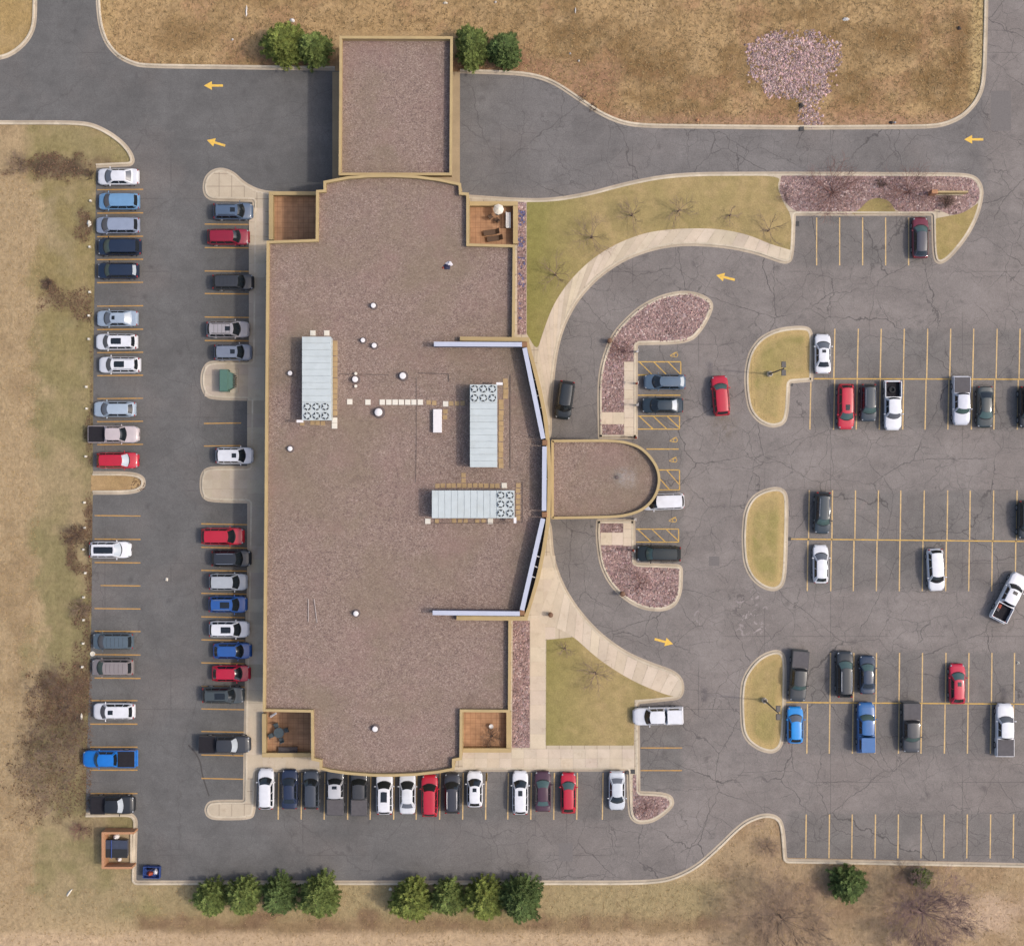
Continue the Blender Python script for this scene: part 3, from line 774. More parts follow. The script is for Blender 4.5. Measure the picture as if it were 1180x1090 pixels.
panels_strip(arc_in, arc_out, 31, tones=[1.06,1.07,1.05,1.08,1.05,1.08,1.05,1.1,1.06,.92,1.1,1.09,.9,1.1,1.06,1.07,.92,1.0,1.06,1.05,.98,1.0,1.08,1.09,.99,.98,.93,1.09,1.1,1.08,1.1])
se_in = fillet([(632,600),(634,640),(645,674),(662,703),(688,731),(718,754),(749,768),(776,776),(784,785),(785,795)], False)
se_out = fillet([(613,695),(618,715),(640,722),(661,733),(690,760),(728,784),(765,799.5),(783,803)], False)
panels_strip(se_in[8:], se_out[4:], 16, tones=[1.06,1.0,1.1,.97,1.08,1.04,1.12,1.0])
panels_rect(612, 640, 640, 736, 2, 7, ZW+.006, .98, 1.08)
panels_rect(611, 712, 628.5, 862, 1, 9, ZW+.010, .98, 1.1)
panels_rect(533, 862.5, 731, 884, 14, 2, ZW+.018, .98, 1.08)
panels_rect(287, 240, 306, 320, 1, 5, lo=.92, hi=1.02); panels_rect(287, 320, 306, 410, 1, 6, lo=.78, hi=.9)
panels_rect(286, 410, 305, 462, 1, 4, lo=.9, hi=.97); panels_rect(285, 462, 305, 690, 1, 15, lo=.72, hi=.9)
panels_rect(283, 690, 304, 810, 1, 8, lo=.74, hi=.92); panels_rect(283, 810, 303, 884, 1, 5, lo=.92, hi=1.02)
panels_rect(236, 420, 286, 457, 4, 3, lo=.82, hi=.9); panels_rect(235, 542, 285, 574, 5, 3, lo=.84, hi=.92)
panels_rect(303, 873, 370, 885, 5, 1, lo=.92, hi=1.0)
panels_rect(719, 417, 730, 503, 1, 8, ZW+.012, 1.08, 1.14); panels_rect(693.5, 475, 719, 489, 2, 1, ZW+.010, 1.08, 1.14)
panels_rect(718, 600, 727.5, 629, 1, 3, ZW+.012, 1.08, 1.14); panels_rect(692, 613.5, 718, 628, 2, 1, ZW+.010, 1.08, 1.14)
struct('sidewalk', pm, M['walk_tone'], 'pale concrete sidewalk panels of mixed tone')
mb = MB(); mb.add([(*P(383,83), ZA+.006), (*P(383,221), ZA+.006), (*P(530,221), ZA+.006), (*P(530,83), ZA+.006)], [(0,1,2,3)])
struct('apron', mb, M['apron'], 'concrete floor of the drive-through under the north canopy')
pz = MB()
for x0, y0, x1, y1 in ((644,971,660,992),(1142,105,1165,151),(817,641,829,652),(1120,380,1122,381)):
    a = P(x0, y1); b = P(x1, y0); pz.add([(a[0],a[1],ZA+.003),(b[0],a[1],ZA+.003),(b[0],b[1],ZA+.003),(a[0],b[1],ZA+.003)], [(0,1,2,3)])
struct('asphalt_patch', pz, M['patch'], 'dark rectangular repair patches in the asphalt')

mb = MB()
M['tar'] = plain('tar', rgb(86, 82, 80), 0.9)
sl = fillet([(217,858),(226,868),(231,878),(233,892),(237,905),(241,917)], False, 6)
wl = to_world(sl); band(mb, offset(wl, .09, False), ZA+.003, offset(wl, -.09, False), ZA+.003, False)
struct('crack_seal', mb, M['tar'], 'dark curved tar seal in the asphalt of the southwest stalls')

# ------------------------------------------------------------------ painted markings
def line(mb, x0, y0, x1, y1, wid=1.25, z=ZM):
    wid *= 1.08
    a = P(x0, y0); b = P(x1, y1); d = math.dist(a, b); ux, uy = (b[0]-a[0])/d, (b[1]-a[1])/d
    h = wid*S/2; nx, ny = -uy*h, ux*h
    n = max(1, int(d/0.6)); vs = []; f = []
    for k in range(n+1):
        x = a[0]+(b[0]-a[0])*k/n; y = a[1]+(b[1]-a[1])*k/n
        j = random.uniform(.86, 1.08)
        vs += [(x-nx*j, y-ny*j, z), (x+nx*j, y+ny*j, z)]
    for k in range(n): f.append((2*k, 2*k+2, 2*k+3, 2*k+1))
    mb.add(vs, f)
A = MB()
for y in (219,246,273,299.5,326,353,380,406.5,433,459.5,486,512.5): line(A, 112, y, 165, y-.5)
for i, y in enumerate((594,621,648,674.5,701,727,754,781)): line(A, 109+(i == 3)*7, y, 162, y+.5)
for y in (807,834,860.5,887,914): line(A, 104, y, 158.5, y)
for y in (259,286,313,339,366,393): line(A, 236, y-.5, 288, y)
for y in (488,514): line(A, 235, y, 278, y-.5)
for y in (604,631,657.5,684,711,737.5,764,791,817,843,870,897): line(A, 232, y-.5, 282+(y < 700)*3, y+.5)
for y in (861.5,887.5): line(A, 738, y, 786, y)
struct('parking_lines', A, M['paint_mustard'], 'mustard stall lines of the western rows')
A = MB()
for x in (321,347.5,374,401,427,454,480,507,533.5,560,585.5,612,638.5,665,694.5): line(A, x+.4, 890, x-.4, 944, 1.3)
for x in (941,967.5,994,1020.5,1047): line(A, x, 251, x, 306)
for i, x in enumerate((962,989,1015.4,1042,1069,1095.5,1122,1149,1175.4,1202,1228,1255,1281)): line(A, x, 379, x-1.2, 436, 1.3)
for x in (934,961.4,987.4,1014,1041,1066.7,1093,1120,1146,1173,1199,1226,1252): line(A, x+.4, 437.5, x-.8, 495, 1.3)
for x in (932.5,959.3,985.8,1012.2,1038,1065,1092,1118,1145,1172,1198,1225,1251): line(A, x, 565, x-.8, 622, 1.3)
for x in (931,958,984,1010.6,1037,1063.5,1090.5,1117,1143.5,1170.5,1197,1223,1250): line(A, x, 623, x-.8, 681, 1.3)
for x in (957,984,1010,1036.5,1063,1090,1116.5,1143,1169,1195,1222,1248): line(A, x, 752, x-.6, 809, 1.3)
for x in (930.5,956.3,983,1009,1036,1062,1089,1115.5,1142,1168,1195,1221,1247): line(A, x, 811, x-.8, 868, 1.3)
for x in (929,955.8,982,1008.8,1035.2,1061.7,1088,1114.6,1141.5,1168,1195,1221,1247): line(A, x, 938, x-.6, 988.5, 1.3)
struct('parking_lines', A, M['paint_tan'], 'faded tan stall lines of the eastern and southern rows')
A = MB()
line(A, 938, 436.5, 1300, 437.5, 1.3); line(A, 910, 621, 1300, 625, 1.3); line(A, 906, 809, 1300, 812, 1.3)
line(A, 560.8, 890, 560.4, 900, 1.6)
def hatch(x0, y0, x1, y1, n, skew):
    for q in ((x0,y0,x1,y0),(x0,y1,x1,y1),(x1,y0,x1,y1),): line(A, *q, 1.1, ZM)
    for k in range(n):
        xs = x0+(x1-x0)*(k+.1)/n; line(A, xs, y0, min(x1, xs+skew), y0+(y1-y0)*min(1, (x1-xs)/skew), 1.1, ZM+.003)
hatch(735, 417, 784.5, 432, 3, 15); hatch(735, 479.5, 783, 494.5, 3, 16); hatch(733, 609.5, 782, 624.5, 3, 16)
hatch(750, 541.5, 783, 564.5, 2, 20)
line(A, 735, 455.5, 784, 455.5); line(A, 745, 517.5, 782, 517.5); line(A, 735, 432.5, 750, 432.5, 1.0, ZM+.003)
def isa(cx, cy):
    """wheelchair sign on the asphalt, read from the aisle"""
    def seg(pts, w=.75):
        for i in range(len(pts)-1): line(A, cx+pts[i][0], cy+pts[i][1], cx+pts[i+1][0], cy+pts[i+1][1], w, ZM+(.001*i if i % 2 else 0))
    seg([(1.8+2.3*math.cos(t), .2+2.3*math.sin(t)) for t in [R(i*30) for i in range(13)]], .7)
    seg([(-4.8,1.0),(1.2,-2.8)], .75); seg([(-4.8,1.2),(.4,2.4)], .7); seg([(1.2,-2.8),(3.6,-3.2)], .7)
for c in ((777,409),(776.5,507),(776,530),(775.5,599)): isa(*c)
struct('painted_markings', A, M['paint_yellow'], 'yellow hatching, wheelchair signs and row lines')
for cx, cy, ang in ((246,99,180),(249,165,163),(1122,161,180),(836,320,166),(765,739,-15)):
    mb = MB(); c, s_ = math.cos(R(ang)), math.sin(R(ang))
    px = [(11,0),(1.8,5),(1.8,1.35),(-11,1.35),(-11,-1.35),(1.8,-1.35),(1.8,-5)]
    w = [P(cx+x*c+y*s_, cy-(x*s_-y*c)) for x, y in px]
    fill(mb, w, ZM); struct('painted_arrow', mb, M['paint_arrow'], 'yellow direction arrow painted on the drive')

# ------------------------------------------------------------------ main building
RB = 4.9; PB = 5.55     # roof surface, parapet top
BX = [(373,219,1),(373,209,1),(400,203.8),(425,201.8),(452,201.5),(480,202.8),(505,206),(531,211.5,1),(531.5,222,1),(540,222.6,1),(540,281,1),(593.5,282.5,1),(592.5,388.5,1),(608,389.5,2),
      (616,418),(624,450),(630,480),(633.5,510),(635,540),(635,560),(634,598),(629,630),(622,665),(613,695),(607.5,713.5,2),(588.5,714.5,1),(588,820.5,1),(532.5,820,1),(532,875,1),(523.5,876.5,1),(523.5,887,1),
      (505,890.5),(480,893.3),(455,894.4),(430,894.3),(400,892),(380,889),(368.5,886,1),(368.5,877.5,1),(359,875.5,1),(358.5,820.5,1),(303,819.5,1),(305,600),(306,450),(307.5,278,1),(364,276,1),(364.5,219.5,1)]
# the plan, traced where the parapet top stands
bw = ccw(to_world([(p[0], p[1]) for p in BX], PB))
bld = thing('office_building', 'low tan office building with wide gravel roof, stepped plan and curved glazed east front', 'building', (-14.5, 0, 0), absolute=True)
o0 = bw; mb = MB()
band(mb, bw, 0.0, bw, PB-.12)
inn = offset(bw, 0.24)
band(mb, inn, PB-.12, inn, RB-.05)
mb.build('wall', M['stucco'], bld)
mb = MB(); c0 = offset(bw, -0.03); c1 = offset(bw, 0.26)
band(mb, c0, PB-.14, c0, PB); band(mb, c0, PB, c1, PB); band(mb, c1, PB, c1, PB-.14)
mb.build('coping', M['coping'], bld)
mb = MB(); fill(mb, offset(bw, 0.1), RB)
mb.build('roof', M['roof_gravel'], bld)
# broad coping of the bowed east front, with short returns on the roof
def wallbar(mb, a, b, w, z0, z1):
    d = math.dist(a, b); ux, uy = (b[0]-a[0])/d, (b[1]-a[1])/d; nx, ny = -uy*w/2, ux*w/2
    q = [(a[0]+nx,a[1]+ny),(a[0]-nx,a[1]-ny),(b[0]-nx,b[1]-ny),(b[0]+nx,b[1]+ny)]
    prism(mb, q, z0, z1)
E = to_world(fillet([(607.5,391),(615,418),(623,450),(629,480),(632.3,510),(633.8,540),(633.8,560),(632.8,598),(628,630),(621,665),(612.5,695),(606.5,712)], False), PB+.08)
mb = MB()
e1 = offset(E, -0.28, False) if offset(E, .1, False)[len(E)//2][0] > E[len(E)//2][0] else offset(E, 0.28, False)
e0 = offset(E, 0.02, False)
band(mb, E, PB+.06, e1, PB+.06, False, flip=area(E+e1[::-1]) < 0); band(mb, e1, PB+.06, e1, RB, False)
band(mb, E, PB+.06, E, PB-.2, False)
mb.build('coping', M['coping'], bld, fixn=False)
mb = MB()
wallbar(mb, P(530,390.3,PB+.1), P(610,391.3,PB+.1), .46, RB-.02, PB+.1); mb.build('coping', M['coping'], bld)
mb = MB(); wallbar(mb, P(526,712,PB+.1), P(608,712.6,PB+.1), .48, RB-.02, PB+.1); mb.build('coping', M['coping'], bld)
# screen walls of the east front: white metal caps over blue grey sheets
SZ = 6.5
for a, b in (((500,396.5),(601.5,397)),((604.5,401),(626,505.5)),((627.5,514.5),(627,588.5)),((625.8,597.5),(601.5,703)),((498.5,706),(599,707))):
    A_ = P(*a, SZ); B_ = P(*b, SZ)
    mb = MB(); wallbar(mb, A_, B_, .42, RB-.02, SZ-.12); sw = mb.build('screen_wall', M['steel_blue'], bld)
    mb = MB(); wallbar(mb, A_, B_, .50, SZ-.12, SZ); link('cap', mb.mesh('cap'), M['cap_white'], sw)
for c in ((604.5,397),(627.8,510),(627.5,593),(601.5,705.8)):
    q = P(*c, 6.35); mb = MB(); mb.bevbox(q[0]-.3, q[1]-.3, RB-.02, q[0]+.3, q[1]+.3, 6.35, .05); mb.build('brick_pier', M['brick'], bld)
# dark gap with stays between the screens and the bowed coping
mb = MB()
g_ = [P(605.5,396,RB+.03), P(627,507,RB+.03), P(628.3,540,RB+.03), P(628.3,560,RB+.03), P(627,596,RB+.03), P(602.5,706,RB+.03)]
g2 = [P(604,712,RB+.03), P(611,695,RB+.03), P(619.5,665,RB+.03), P(626.5,630,RB+.03), P(631.5,598,RB+.03), P(632,560,RB+.03), P(632,540,RB+.03), P(630.7,510,RB+.03), P(627.5,480,RB+.03), P(621.5,450,RB+.03), P(613.5,418,RB+.03), P(606,392,RB+.03)]
fill(mb, g_+g2, RB+.03); mb.build('gutter', M['membrane'], bld)
for c, d in (((611,413),(614,413)),((616,438),(620,437)),((618.5,449),(622.5,448)),((619.3,456),(624,455)),((622.6,470),(627,469)),((628.5,552),(632,552)),((617,640),(622,642)),((614.8,652),(620,654)),((612.6,664),(618,666))):
    mb = MB(); mb.tube((*P(*c, PB), PB-.1), (*P(*d, PB), PB-.1), .06); mb.build('stay', M['white_paint'], bld)
# window strips
mb = MB()
def facade(a, b, n, z0, z1, out):
    """n window openings along a wall from a to b (world points), glass standing 3 cm proud in a frame"""
    d = math.dist(a, b); ux, uy = (b[0]-a[0])/d, (b[1]-a[1])/d
    rz = math.atan2(uy, ux)
    for k in range(n):
        t = (k+.5)/n; cx, cy = a[0]+(b[0]-a[0])*t+out[0]*.02, a[1]+(b[1]-a[1])*t+out[1]*.02
        hw = d/n*.36; tf = lambda x, y, z: (cx+x*ux-y*uy, cy+x*uy+y*ux, z)
        m1 = MB()
        for q in ((-hw-.08,-.05,z0-.08,hw+.08,.05,z0),(-hw-.08,-.05,z1,hw+.08,.05,z1+.08),(-hw-.08,-.05,z0,-hw,.05,z1),(hw,-.05,z0,hw+.08,.05,z1)): m1.box(*q, tf=tf)
        fr = m1.build('window', M['coping'], bld)
        m2 = MB(); m2.box(-hw, -.02, z0, hw, .02, z1, tf=tf); link('pane', m2.mesh('pane'), M['glass_dark'], fr)
fw = lambda x, y: P(x, y, PB)
facade(fw(306,450), fw(305,600), 5, 1.0, 3.2, (-1,0)); facade(fw(307.4,285), fw(306.2,440), 5, 1.0, 3.2, (-1,0)); facade(fw(304.8,610), fw(303.2,812), 6, 1.0, 3.2, (-1,0))
facade(fw(588.5,722), fw(588,812), 4, 1.0, 3.2, (1,0)); facade(fw(593.4,292), fw(592.6,380), 4, 1.0, 3.2, (1,0))
for a, b in (((610,396),(623.5,448)),((624.6,453),(632.8,505)),((633.2,603),(622.8,660)),((621.4,668),(609,709))): facade(fw(*a), fw(*b), 4, .4, 4.3, (1,0))

# east entrance canopy: flat slab with a round end on four columns
CE = 4.5
D = [(635.5,507,1),(700,506.5),(720,508),(738,514),(750,525),(758.5,538),(761.5,552),(758.5,568),(750,581),(738,590),(720,595.5),(700,597),(635.5,598,1)]
cw = ccw(to_world(fillet(D, True, 12), CE))
cw = [(max(x, P(635.6,550,PB)[0]+.03), y) for x, y in cw]
can = thing('entrance_canopy', 'round ended tan entrance canopy with gravel roof on the east front', 'canopy', (8, -.5, 0), absolute=True)
mb = MB(); ci = offset(cw, .24)
band(mb, cw, CE-.9, cw, CE-.1); fill(mb, cw, CE-.9); band(mb, ci, CE-.1, ci, CE-.72)
mb.build('fascia', M['stucco'], can)
mb = MB(); a_ = offset(cw, -.03); b_ = offset(cw, .26)
band(mb, a_, CE-.12, a_, CE); band(mb, a_, CE, b_, CE); band(mb, b_, CE, b_, CE-.12); mb.build('coping', M['coping'], can)
mb = MB(); fill(mb, offset(cw, .1), CE-.7); mb.build('roof', M['roof_gravel'], can)
for x, y in ((700,514),(700,590),(745,535),(745,570)):
    q = P(x, y, 2); mb = MB(); mb.bevbox(q[0]-.3, q[1]-.3, 0.02, q[0]+.3, q[1]+.3, CE-.92, .02); mb.build('column', M['brick'], can)
dq = P(711,550,CE-.7); mb = MB(); mb.lathe([(.22,CE-.7),(.22,CE-.62),(.12,CE-.58)], 14, dq); mb.build('roof_drain', M['conduit'], can)

# north drive-through canopy
CN = 5.1
nw = ccw(to_world([(391.5,42),(521.5,42.5),(520.5,206),(390.5,206)], CN))
nc = thing('drive_through_canopy', 'long rectangular tan drive-through canopy with gravel roof over the north drive', 'canopy', (-13.4, 40, 0), absolute=True)
nw = [(x, max(y, P(450,201.5,PB)[1]+.06)) for x, y in nw]
mb = MB(); ci = offset(nw, .24); band(mb, nw, CN-1.1, nw, CN-.1); fill(mb, nw, CN-1.1); band(mb, ci, CN-.1, ci, CN-.87); mb.build('fascia', M['stucco'], nc)
mb = MB(); a_ = offset(nw, -.03); b_ = offset(nw, .26)
band(mb, a_, CN-.12, a_, CN); band(mb, a_, CN, b_, CN); band(mb, b_, CN, b_, CN-.12); mb.build('coping', M['coping'], nc)
mb = MB(); fill(mb, offset(nw, .1), CN-.85); mb.build('roof', M['roof_gravel'], nc)
for x in (399, 455, 512):
    for y in (62, 76):
        q = P(x, y, 2.5); mb = MB(); mb.bevbox(q[0]-.35, q[1]-.35, 0.0, q[0]+.35, q[1]+.35, CN-1.12, .02); mb.build('column', M['brick'], nc)

# ------------------------------------------------------------------ corner patios
def patio(name, label, x0, y0, x1, y1, walls, zt=1.15):
    t = thing(name, label, 'patio', (*P((x0+x1)/2, (y0+y1)/2), 0), absolute=True)
    a = P(x0, y1); b = P(x1, y0)
    mb = MB(); mb.box(a[0], a[1], 0.05, b[0], b[1], ZW+.03); mb.build('floor', M['patio'], t)
    for wx0, wy0, wx1, wy1 in walls:
        p = P(wx0, wy1, zt); q = P(wx1, wy0, zt)
        mb = MB(); mb.box(p[0], p[1], 0, q[0], q[1], zt-.1); w = mb.build('wall', M['stucco'], t)
        mb = MB(); mb.box(p[0]-.025, p[1]-.025, zt-.1, q[0]+.025, q[1]+.025, zt); link('coping', mb.mesh('coping'), M['coping'], w)
patio('patio', 'shaded empty tiled patio at the northwest corner', 312, 224, 366, 278, [(310,225,314.5,276),(310,221,364.5,224.7)])
patio('patio', 'furnished tiled patio at the northeast corner', 541, 235, 594, 282, [(591.5,237.2,596.5,280.5),(541.5,232.5,596.5,237)])
patio('patio', 'tiled patio with round table at the southwest corner', 304, 818, 358, 869, [(302.2,822.5,306.3,867.5),(302.2,867.7,358,872)])
patio('patio', 'bare tiled patio at the southeast corner', 531, 818, 586, 863, [(583.8,820.5,589,862),(532.6,862.2,589,866.6)])
# ------------------------------------------------------------------ things on the roof
def hvac(label, x0, y0, x1, y1, fans, vert):
    """packaged roof unit; x0..y1 is its lid as photographed; fans: the end where the six fans sit"""
    H = RB+1.9
    a = P(x0, y1, H); b = P(x1, y0, H); cx, cy = (a[0]+b[0])/2, (a[1]+b[1])/2
    t = thing('rooftop_unit', label, 'roof unit', (cx, cy, RB), group='long rooftop air units')
    w, h = (b[0]-a[0])/2, (b[1]-a[1])/2; Hh = 1.9
    mb = MB(); mb.box(-w+.1, -h+.1, 0.0, w-.1, h-.1, .25); mb.build('base_rail', M['panel_dark'], t)
    mb = MB(); mb.box(-w+.05, -h+.05, .25, w-.05, h-.05, Hh-.08)
    L = 2*(h if vert else w); n = 9
    for k in range(1, n*2):      # side door ribs
        q = -L/2+L*k/(n*2)
        if vert:
            for sx in (-1, 1): mb.box(sx*(w-.05)-.02, q-.03, .3, sx*(w-.05)+.02, q+.03, Hh-.1)
        else:
            for sy in (-1, 1): mb.box(q-.03, sy*(h-.05)-.02, .3, q+.03, sy*(h-.05)+.02, Hh-.1)
    mb.build('cabinet', M['panel'], t)
    fl = 2.0   # length of the fan deck
    sgn = {'s': -1, 'n': 1, 'e': 1}[fans]
    mb = MB()
    cuts = [(-L/2), *[(-L/2+(L-fl)*k/10) for k in range(1, 10)], L/2-fl]
    if sgn < 0: cuts = [-c for c in cuts]
    g = .012
    for c0_, c1_ in zip(cuts[:-1], cuts[1:]):
        lo, hi = min(c0_, c1_), max(c0_, c1_)
        if vert: mb.bevbox(-w, lo+g, Hh-.08, w, hi-g, Hh, .015)
        else: mb.bevbox(lo+g, -h, Hh-.08, hi-g, h, Hh, .015)
    lo, hi = sorted((sgn*L/2, sgn*(L/2-fl)))
    if vert: mb.bevbox(-w, lo+g, Hh-.08, w, hi-g, Hh+.03, .02)
    else: mb.bevbox(lo+g, -h, Hh-.08, hi-g, h, Hh+.03, .02)
    for _ in range(7):     # lifting lugs and latches on the lid
        q = random.uniform(-L/2+1, L/2-3)*-sgn if False else random.uniform(-L/2+.6, L/2-.6)
        r = random.uniform(-.5, .5)*2*(w if vert else h)*.8
        mb.box(*( (r-.05, q-.02, Hh, r+.05, q+.02, Hh+.03) if vert else (q-.05, r-.02, Hh, q+.05, r+.02, Hh+.03)))
    mb.build('lid', M['panel'], t)
    for i in range(2):
        for j in range(3):
            q = sgn*(L/2-fl+.5+i*1.0); r = (j-1)*.98
            c = (r, q) if vert else (q, r)
            z = Hh+.03
            mb = MB(); mb.lathe([(.40,z),(.40,z+.08),(.37,z+.08),(.37,z+.02)], 20, c, closed_bottom=True, closed_top=True); f = mb.build('fan', M['fan_dark'], t)
            mb = MB(); mb.lathe([(.25,z+.03),(.25,z+.07),(.14,z+.09)], 14, c)
            a0 = random.uniform(0, 6.28)
            for k in range(5):
                th = a0+2*math.pi*k/5
                mb.tube((c[0]+.2*math.cos(th), c[1]+.2*math.sin(th), z+.06), (c[0]+.39*math.cos(th), c[1]+.39*math.sin(th), z+.09), .06, .085, 4)
            link('blade', mb.mesh('blade'), M['panel'], f)
    mb = MB()
    if vert:
        s_ = sgn; e = -1 if fans == 's' else 1
        mb.box(e*(w+.6) if e < 0 else w-.1, s_*(h+.08)-.14, Hh-.5, w*e+.1 if e < 0 else w+.6, s_*(h+.08)+.14, Hh-.02)
    else: mb.box(w-.1, -h-.55, Hh-.5, w+.2, -h+.1, Hh-.02)
    mb.build('exhaust_hood', M['white_pvc'], t)
    return t
hvac('western rooftop unit with its six fans at the south end', 348, 388, 381.5, 484.5, 's', True)
hvac('eastern upright rooftop unit with its six fans at the north end', 541.5, 443, 573, 538.5, 'n', True)
hvac('rooftop unit lying crosswise, its six fans at the east end', 497.5, 565, 593, 597, 'e', False)

def vent(px, py, r, h, label, small=False):
    r *= .88
    c = P(px, py, RB+h)
    t = thing('roof_vent', label, 'vent', (c[0], c[1], RB), group='white roof vents')
    mb = MB(); mb.lathe([(r*1.5,0),(r*1.5,.02),(r*.62,.06),(r*.62,h*.7)], 16, closed_bottom=True); mb.build('pipe', M['conduit'], t, 40)
    mb = MB(); mb.lathe([(r*.85,h*.72),(r*.92,h*.78),(r*.92,h*.9),(r*.8,h*.97),(r*.3,h)], 20); mb.build('cap', M['white_pvc'], t, 40)
for v in ((430,352,.34,.6,'white round vent farthest north on the gravel roof'), (418,392,.31,.55,'left of the two neighbouring white vents beside the western unit'),
          (431,398,.34,.6,'right of the two neighbouring white vents beside the western unit'), (334,430,.31,.5,'small white vent between the west parapet and the western unit'),
          (334,517,.33,.5,'small white vent southwest of the western unit'), (409,437,.40,.7,'white vent with two tiny pipes beside it'),
          (464,433,.45,.7,'white vent alone between the two upright units'), (436,475,.53,.8,'largest white vent just below the row of white pavers'),
          (410,707,.36,.55,'white vent in the empty southern half of the roof'), (432,840,.38,.6,'white vent farthest south near the bowed parapet')): vent(*v)
for i, y in enumerate((430.5, 445)):
    q = P(410, y, RB+.4); mb = MB(); mb.lathe([(.1,RB),(.1,RB+.3),(.17,RB+.32),(.17,RB+.4)], 12, q)
    tag(mb.build('vent_pipe', M['pad_white']), 'tiny pale pipe %s the white vent in a cluster of three' % ('north of' if i == 0 else 'south of'), 'pipe')
def pad(px, py, w, h, label, grp='white pavers on the roof'):
    c = P(px, py, RB); mb = MB(); mb.bevbox(c[0]-w*S/2, c[1]-h*S/2, RB-.01, c[0]+w*S/2, c[1]+h*S/2, RB+.07, .02)
    tag(mb.build('roof_paver', M['pad_white']), label, 'paver', grp)
for i, x in enumerate((440.5,448,455.3,462.5,469.8,477,484.3)):
    pad(x, 463.5, 6, 6, ['first and westernmost','second','third','middle','fifth','sixth','last and easternmost'][i]+' white paver of the touching row of seven')
for x, y, l in ((403,463,'white paver alone just east of the western unit'),(424,463.5,'white paver alone between the row of seven and the western unit'),(513.5,465.5,'white paver above the long white box'),
                (360.5,384,'left white paver at the north end of the western unit'),(376.5,384,'right white paver at the north end of the western unit'),
                (581,559.5,'white paver between the eastern unit and the crosswise unit'),(493,600.5,'white paver at the west corner of the crosswise unit'),(565,600.5,'white paver below the fans of the crosswise unit')):
    pad(x, y, 6, 6, l)
pad(385.5, 484.3, 6.2, 6, 'upper of two white pavers at the southeast corner of the western unit'); pad(385.5, 490.8, 6.2, 6, 'lower of two white pavers at the southeast corner of the western unit')
q = P(504, 485, RB+.55)
t = thing('roof_hatch', 'long narrow white box on the roof between the units', 'roof hatch', (q[0], q[1], RB))
mb = MB(); mb.box(-.42,-1.22,0,.42,1.22,.42); mb.build('curb', M['conduit_pale'], t)
mb = MB(); mb.bevbox(-.49,-1.3,.42,.49,1.3,.55,.04); mb.build('lid', M['white_pvc'], t)
def walkway(x0, y0, x1, y1, n, label, wid=5.5, skip=0.0):
    mb = MB()
    for k in range(n):
        if random.random() < skip: continue
        x = x0+(x1-x0)*(k+.5)/n; y = y0+(y1-y0)*(k+.5)/n; c = P(x+random.uniform(-.4,.4), y+random.uniform(-.4,.4), RB)
        h = wid*S/2; mb.bevbox(c[0]-h, c[1]-h, RB-.01, c[0]+h, c[1]+h, RB+.05, .02)
    tag(mb.build('paver_path', M['paver_tan']), label, 'paver path')
walkway(386, 392, 386, 479, 14, 'column of tan pavers along the western unit')
walkway(345, 487.5, 381, 487.5, 6, 'short row of tan pavers at the south end of the western unit', 5, .2)
walkway(491, 464, 536, 465, 7, 'broken row of tan pavers between the white pavers and the eastern unit', 5, .35)
walkway(577.5, 460, 577, 540, 13, 'column of tan pavers along the eastern unit')
walkway(582.5, 436, 582.5, 460, 4, 'short column of tan pavers at the north corner of the eastern unit')
walkway(501, 559.5, 576, 559.5, 12, 'row of tan pavers along the north side of the crosswise unit', 5)
walkway(597, 556, 597, 600, 7, 'column of tan pavers at the fan end of the crosswise unit', 5)
walkway(500, 600.5, 560, 600.5, 9, 'row of tan pavers along the south side of the crosswise unit', 4.6, .3)
walkway(534, 545, 534, 556, 2, 'two tan pavers between the eastern and crosswise units', 5)
walkway(513, 471, 513, 484, 2, 'two tan pavers beside the long white box', 5)
def conduit(pts, label, r=.03, mat='conduit', z=.07):
    mb = MB()
    for a, b in zip(pts[:-1], pts[1:]): mb.tube((*P(*a, RB), RB+z), (*P(*b, RB), RB+z), r, r, 6)
    tag(mb.build('conduit', M[mat]), label, 'conduit')
conduit([(480,434),(480,512),(479,556)], 'thin dark conduit running north to south in the middle of the roof', .018)
conduit([(482,430),(517,431),(517,440)], 'short thin conduit west of the eastern unit', .04)
conduit([(588,432),(588,540)], 'thin dark conduit along the tan pavers of the eastern unit')
conduit([(392,431),(448,432)], 'thin dark conduit between the western unit and the white vents')
conduit([(602,555),(602,602),(500,603)], 'thin conduit round the fan end of the crosswise unit')
conduit([(355.5,690),(355.5,716)], 'left of two short pale rails in the southwest of the roof', .05, 'conduit_pale'); conduit([(362,690),(365.5,717)], 'right of two short pale rails in the southwest of the roof', .05, 'conduit_pale')
# blown-in sheet
c = P(515, 306, RB+.2); t = thing('plastic_sheet', 'crumpled white and navy plastic sheet on the northern roof', 'plastic sheet', (c[0], c[1], RB))
def crumple(mb, cx, cy, rx, ry, h, seed):
    rr = random.Random(seed); n = 12; vs = [(cx, cy, h)]; f = []
    for ring, q in ((.55,.7),(1.0,.04)):
        for k in range(n):
            a = 2*math.pi*k/n; j = rr.uniform(.7, 1.2)
            vs.append((cx+rx*ring*j*math.cos(a), cy+ry*ring*j*math.sin(a), max(.02, h*q*rr.uniform(.5, 1.2))))
    for k in range(n): f += [(0,1+k,1+(k+1)%n), (1+k,1+n+k,1+n+(k+1)%n,1+(k+1)%n)]
    mb.add(vs, f)
mb = MB(); crumple(mb, .25,.25,.42,.3,.3,1); mb.build('white_sheet', M['pink_white'], t)
mb = MB(); crumple(mb, 0,-.1,.4,.36,.25,2); mb.build('navy_sheet', M['navy_cloth'], t)
mb = MB(); crumple(mb, -.42,-.22,.16,.13,.15,3); mb.build('red_scrap', M['rust_red'], t)

